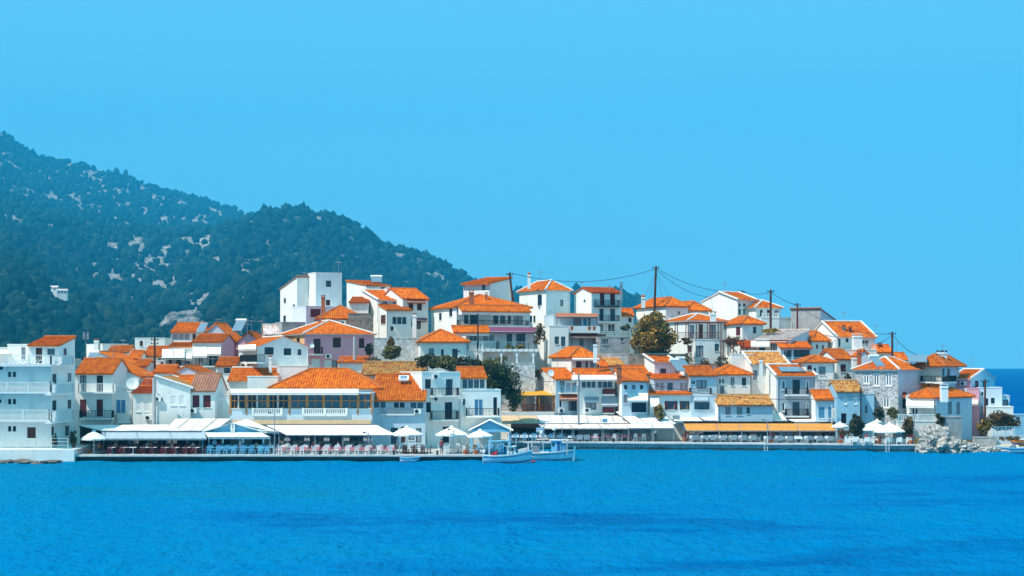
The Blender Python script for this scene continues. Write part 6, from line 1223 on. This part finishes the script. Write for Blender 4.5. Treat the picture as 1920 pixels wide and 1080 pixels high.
wire('mooring rope from the caique stem into the water', at(1068, 850, 181.2), at(1085, 858, 186), .1, .03); mb = MB(); mb.lathe(at(1000, 867, 178.5) - Vector((0, 0, .1)), [(.02, -.1), (.2, .05), (.2, .2), (.02, .34)], 9); tag(mb.build('mooring_buoy', M['red'], off=at(1000, 867, 178.5)), 'red mooring buoy floating below the caique', 'buoy')

# ---------------------------------------------------------------- rocks
rockm = mat('limestone', (.60, .55, .49), .95, .2, 2.8, 1, 3, col2=(.12, .10, .08), streak=.5); rockd = mat('wet_rock', (.16, .14, .12), .8, .2, 1.6, .9, 3)
def rock(name, label, X, Y, z, sx_, sy_, sz_, seed, m, cat='rock', group=None, sub=4, rough=.5):
    bm = bmesh.new(); bmesh.ops.create_icosphere(bm, subdivisions=sub, radius=1); o_ = Vector((seed * 13.1, seed * 7.7, seed * 3.3))
    for v in bm.verts:
        p = v.co.copy(); k = 1 + rough * noise.noise(p * 1.3 + o_) + rough * .9 * (abs(noise.noise(p * 2.4 + o_)) - .25) + rough * .5 * noise.noise(p * 5 + o_)
        v.co = Vector((p.x * sx_, p.y * sy_, p.z * sz_)) * k
    me = bpy.data.meshes.new(name); bm.to_mesh(me); bm.free(); me.materials.append(m); o = bpy.data.objects.new(name, me); COL.objects.link(o); o.location = (X, Y, z); return tag(o, label, cat, group)
for i, (px, py, Y, a, b_, c_) in enumerate(((1745, 828, 198.6, 1.5, 1.3, 1.7), (1768, 832, 198.3, 1.7, 1.3, 1.5), (1735, 845, 197.4, 1.0, .9, .8), (1760, 815, 199.6, 1.3, 1.0, 1.2), (1785, 838, 197.8, 1.3, 1.0, 1.1), (1808, 842, 197.6, 1.5, 1.1, .9))):
    rock('boulder', ('tall white limestone boulder where the quay ends', 'broad white limestone boulder below the concrete retaining wall', 'small white boulder at the quay waterline', 'white boulder topping the headland heap', 'white boulder in the middle of the headland heap', 'flattened white boulder with grass behind it')[i], *at(px, py, Y), a, b_, c_, i + 1, rockm)
for i, px in enumerate((1826, 1842, 1857, 1871, 1884, 1896)): rock('shore_rock', 'low pale shore rock trailing off the headland', xa(px, 197.4), 197.4 + (i % 2) * .5, .15, 1.0, .9, .75 - .06 * i, 20 + i, rockm, group='low rocks trailing off the headland')
for i, px in enumerate((-10, 12, 38, 56, 96)): rock('waterline_rock', 'flat dark rock at the foot of the hotel sea wall', xa(px, 176.5 + i % 3), 176.5 + i % 3, .02, 1.2, .8, .3, 40 + i, rockd, group='dark rocks at the foot of the sea wall', sub=3)
plant('grass_tuft', 'yellow-green grass patch on the headland boulders', 'plant', 1808, 828, 198.2, 2.2, .5, 'y', 260, .09, 65, trunk=False)
mb = MB(); k = [(1800, 838, 199), (1830, 842, 198.6), (1905, 838, 200), (1960, 836, 202), (1960, 826, 212), (1830, 826, 210)]
pts = [at(*q) for q in k]; mb.poly([(p.x, p.y, .35 + .25 * (i > 3)) for i, p in enumerate(pts)]); mb.poly([(p.x, p.y, -1.2) for p in pts])
for i in range(6): a, b_ = pts[i], pts[(i + 1) % 6]; mb.poly([(a.x, a.y, .35 + .25 * (i > 3)), (b_.x, b_.y, .35 + .25 * ((i + 1) % 6 > 3)), (b_.x, b_.y, -1.2), (a.x, a.y, -1.2)])
tag(mb.build('beach', mat('sand', (.62, .52, .40), .95, .1, 1.5, .3, 5)), kind='structure')
H, b = house('pale blue balustrade wall along the headland path', 1862, 1935, 817, 207, .5, 'flat', r=0, col='b', zb=.3, name='balustrade', cat='balustrade'); rail(b, 'F', 0, b.W, 0, b.ze, za(800, 207), 't', H.e)
H, b = house('small blue outbuilding at the edge of the headland', 1903, 1960, 778, 213, 4, 'flat', r=0, col='t', wins='k 1906 1912 782 800')
house('stone landing step below the headland palm', 1828, 1868, 820, 203, 1, 'flat', r=0, col='n', zb=.2, name='landing_step', cat='step')

# ---------------------------------------------------------------- people
def person(label, px, Y, z, shirt, legs, hair, pose='stand', rz=0, h=1.7):
    bm = bpy.data.meshes.new('person'); s = h / 1.72
    if pose == 'stand': P = {'pel': (0, 0, .95), 'wst': (0, 0, 1.1), 'chs': (0, -.01, 1.32), 'nck': (0, 0, 1.48), 'hd': (0, -.02, 1.6), 'tp': (0, -.01, 1.70), 'lh': (-.1, 0, .9), 'lk': (-.11, -.03, .5), 'la': (-.11, .02, .09), 'lt': (-.12, -.16, .04), 'rh': (.1, 0, .9), 'rk': (.12, -.07, .5), 'ra': (.13, .04, .09), 'rt': (.14, -.14, .04), 'ls': (-.18, 0, 1.4), 'le': (-.25, .03, 1.13), 'lw': (-.24, -.08, .88), 'lf': (-.23, -.13, .78), 'rs': (.18, 0, 1.4), 're': (.26, .02, 1.14), 'rw': (.22, -.16, .95), 'rf': (.2, -.22, .87)}
    else: P = {'pel': (0, 0, .55), 'wst': (0, .02, .7), 'chs': (0, .03, .93), 'nck': (0, .02, 1.1), 'hd': (0, -.02, 1.22), 'tp': (0, -.01, 1.32), 'lh': (-.1, -.03, .53), 'lk': (-.13, -.44, .53), 'la': (-.13, -.42, .09), 'lt': (-.13, -.58, .04), 'rh': (.1, -.03, .53), 'rk': (.14, -.44, .54), 'ra': (.15, -.40, .09), 'rt': (.16, -.56, .04), 'ls': (-.18, .02, 1.02), 'le': (-.25, -.06, .77), 'lw': (-.18, -.3, .78), 'lf': (-.15, -.4, .79), 'rs': (.18, .02, 1.02), 're': (.25, -.08, .78), 'rw': (.15, -.3, .8), 'rf': (.1, -.38, .82)}
    N = list(P); E = [('pel', 'wst'), ('wst', 'chs'), ('chs', 'nck'), ('nck', 'hd'), ('hd', 'tp'), ('pel', 'lh'), ('lh', 'lk'), ('lk', 'la'), ('la', 'lt'), ('pel', 'rh'), ('rh', 'rk'), ('rk', 'ra'), ('ra', 'rt'), ('chs', 'ls'), ('ls', 'le'), ('le', 'lw'), ('lw', 'lf'), ('chs', 'rs'), ('rs', 're'), ('re', 'rw'), ('rw', 'rf')]
    bm.from_pydata([tuple(c * s for c in P[n]) for n in N], [(N.index(a), N.index(b_)) for a, b_ in E], [])
    o = bpy.data.objects.new('person', bm); COL.objects.link(o); o.location = (xa(px, Y), Y, z); o.rotation_euler = (0, 0, rz)
    md = o.modifiers.new('skin', 'SKIN'); RD = {'pel': .14, 'wst': .125, 'chs': .15, 'nck': .055, 'hd': .1, 'tp': .07, 'lh': .09, 'rh': .09, 'lk': .06, 'rk': .06, 'la': .042, 'ra': .042, 'lt': .035, 'rt': .035, 'ls': .06, 'rs': .06, 'le': .045, 're': .045, 'lw': .03, 'rw': .03, 'lf': .03, 'rf': .03}
    for i, n in enumerate(N): bm.skin_vertices[0].data[i].radius = (RD[n] * s, RD[n] * s * (.8 if n in ('chs', 'wst', 'pel') else 1))
    bm.skin_vertices[0].data[0].use_root = True; ss = o.modifiers.new('sub', 'SUBSURF'); ss.levels = ss.render_levels = 1
    m = bpy.data.materials.new('clothing'); m.use_nodes = True; t = m.node_tree; b = t.nodes['Principled BSDF']; tc = t.nodes.new('ShaderNodeTexCoord'); sp = t.nodes.new('ShaderNodeSeparateXYZ'); rp = t.nodes.new('ShaderNodeValToRGB'); rp.color_ramp.interpolation = 'CONSTANT'
    mr = t.nodes.new('ShaderNodeMath'); mr.operation = 'DIVIDE'; mr.inputs[1].default_value = 2; t.links.new(tc.outputs['Object'], sp.inputs[0]); t.links.new(sp.outputs[2], mr.inputs[0]); t.links.new(mr.outputs[0], rp.inputs[0]); t.links.new(rp.outputs[0], b.inputs['Base Color']); b.inputs['Roughness'].default_value = .8
    hip, neck = (P['pel'][2] + .06) * s / 2, (P['nck'][2] + .01) * s / 2; e = rp.color_ramp; e.elements[0].color = (.05, .04, .04, 1); e.elements[1].position = .05; e.elements[1].color = (*legs, 1)
    for p_, c_ in ((hip, shirt), (neck, (.55, .30, .20))): k_ = e.elements.new(p_); k_.color = (*c_, 1)
    bm.materials.append(m)
    mb = MB(); hz_ = P['hd'][2] * s; mb.lathe((0, .012 * s, hz_ - .0), [(.108 * s, -.01), (.118 * s, .04), (.10 * s, .10), (.05 * s, .145), (.01, .15)], 10); ho = bpy.data.objects.new('hair', mb.mesh('hair', hair, smoothed=True)); COL.objects.link(ho); ho.parent = o
    mb = MB(); mb.tube([(0, -.11 * s, hz_ - .0), (0, -.135 * s, hz_ - .02), (0, -.10 * s, hz_ - .03)], .014, 5); no = bpy.data.objects.new('nose', mb.mesh('nose', mat('skin_tone', (.55, .30, .20), .6, 0))); COL.objects.link(no); no.parent = o
    return tag(o, label, 'person')
hb = mat('dark_hair', (.03, .02, .015), .7, .1, 9)
person('person in a red shirt standing by the large white parasol', 828, 181.6, .69, (.55, .03, .03), (.05, .06, .1), hb, rz=.6); person('person in dark clothes standing under the low pinkish awnings', 1184, 207.0, .92, (.04, .05, .07), (.03, .03, .05), hb, rz=-.4); person('person in a white shirt standing beside the golden climbing plant', 1228, 207.2, .92, (.75, .75, .72), (.05, .05, .06), hb, rz=.3)
person('person in a pale blue shirt standing behind the blue chairs', 402, 183.4, .69, (.35, .55, .7), (.05, .05, .07), hb, rz=0); person('person in dark shirt standing among pink-clothed tables', 690, 183.5, .69, (.03, .05, .08), (.04, .04, .05), hb, rz=2); person('seated person in orange shirt by the hotel parasol', 186, 182.9, .69, (.6, .2, .05), (.1, .1, .12), hb, 'sit', 1.2)
person('seated person in white shirt under the brown-edged awning', 322, 183.3, .69, (.75, .75, .72), (.08, .08, .1), hb, 'sit', -1.2); person('seated person in red top beneath the wide parasols', 1625, 200.9, .92, (.5, .05, .06), (.1, .1, .15), hb, 'sit', .4)

GR = random.Random(21)
for i in range(16):
    nm, (c0, c1, c2) = GR.choice((('orange', (.6, .2, .05)), ('white', (.75, .75, .72)), ('dark', (.04, .04, .06)), ('red', (.5, .04, .05)), ('blue', (.08, .2, .45)), ('tan', (.5, .35, .22)))); wh, lo, hi, y0, z = (('at the red cafe chairs', 205, 375, 183.0, .69), ('among the blue wooden chairs', 388, 508, 182.9, .69), ('at the pink-clothed tables', 525, 740, 183.4, .69), ('under the orange awnings', 1290, 1560, 204.8, .92))[i % 4]
    o = person(f'seated guest in {nm} shirt {wh}', GR.uniform(lo, hi), y0 + GR.uniform(-.4, 1.2) + (1.2 if i % 4 == 3 else 0), z, (c0, c1, c2), (.06, .06, .09), hb, 'sit', GR.uniform(-1.5, 1.5)); o['group'] = f'seated guests in {nm} shirts {wh}'
# ---------------------------------------------------------------- far houses on the mountain road
def far_house(label, px, py, Y, w, d, h, rz, tile=True):
    c = at(px, py, Y); e = empty('hillside_house', (c.x, c.y, c.z), label, 'house', 'white houses along the mountain road'); Rz = Matrix.Rotation(rz, 3, 'Z'); mb = MB()
    def T(x, y, z): return c + Rz @ Vector((x, y, z))
    mb.hexa([T(x, y, z) for z in (-4, h) for x, y in ((-w / 2, -d / 2), (w / 2, -d / 2), (w / 2, d / 2), (-w / 2, d / 2))]); mb.build('wall', WALL['w'], e); mb = MB(); slope(mb, [T(-w / 2 - .4, -d / 2 - .4, h), T(w / 2 + .4, -d / 2 - .4, h), T(w / 2 + .4, 0, h + 1.6), T(-w / 2 - .4, 0, h + 1.6)], tiles=False); slope(mb, [T(w / 2 + .4, d / 2 + .4, h), T(-w / 2 - .4, d / 2 + .4, h), T(-w / 2 - .4, 0, h + 1.6), T(w / 2 + .4, 0, h + 1.6)], tiles=False)
    mb.build('roof', [TILE['o' if tile else 'k']] * 2, e)
    for i in range(3): mb = MB(); x = -w / 2 + w * (i + .5) / 3; mb.hexa([T(a, b_, z) for z in (h * .45, h * .8) for a, b_ in ((x - .6, -d / 2 - .06), (x + .6, -d / 2 - .06), (x + .6, -d / 2 + .05), (x - .6, -d / 2 + .05))]); mb.build('window', M['glass'], e)
for i, (px, py, Y, w, t_) in enumerate(((62, 548, 1400, 9, True), (97, 549, 1410, 12, False), (118, 555, 1400, 8, False))): far_house(('white house with orange roof on the mountain road', 'long pale house halfway up the mountain road', 'square pale house at the road bend', 'small house at the lower end of the mountain road', 'pale house at the upper end of the mountain road')[i], px, py, Y, w, 7, 4.5, .2 * i - .3, t_)
quarry = mat('quarry_rock', (.34, .31, .28), .95, .2, .4, 1, .6, col2=(.07, .075, .07))
for i, (px, py, w) in enumerate(((345, 604, 9), (325, 608, 6), (365, 608, 5), (237, 632, 5), (270, 634, 4))): rock('rock_outcrop', 'pale rock outcrop on the lower mountain slope', *at(px, py, 1200), w * 1.6, 9, 5 if i else 8, 60 + i, quarry, group='pale outcrops on the lower slope', sub=3)

# ---------------------------------------------------------------- haze in the air between camera and mountain
mb = MB(); mb.box(-5200, 5200, -200, 5600, -3.2, 900)
hm = bpy.data.materials.new('haze'); hm.use_nodes = True; t = hm.node_tree; t.nodes.remove(t.nodes['Principled BSDF'])
pv = t.nodes.new('ShaderNodeVolumePrincipled'); pv.inputs['Color'].default_value = (.04, .58, 1.0, 1); pv.inputs['Density'].default_value = .00018; pv.inputs['Anisotropy'].default_value = 0
t.links.new(pv.outputs[0], t.nodes['Material Output'].inputs['Volume'])
hz = mb.build('haze', hm); tag(hz, kind='stuff'); hz['label'] = 'thin blue haze in the air over bay and mountain'; hz['category'] = 'haze'
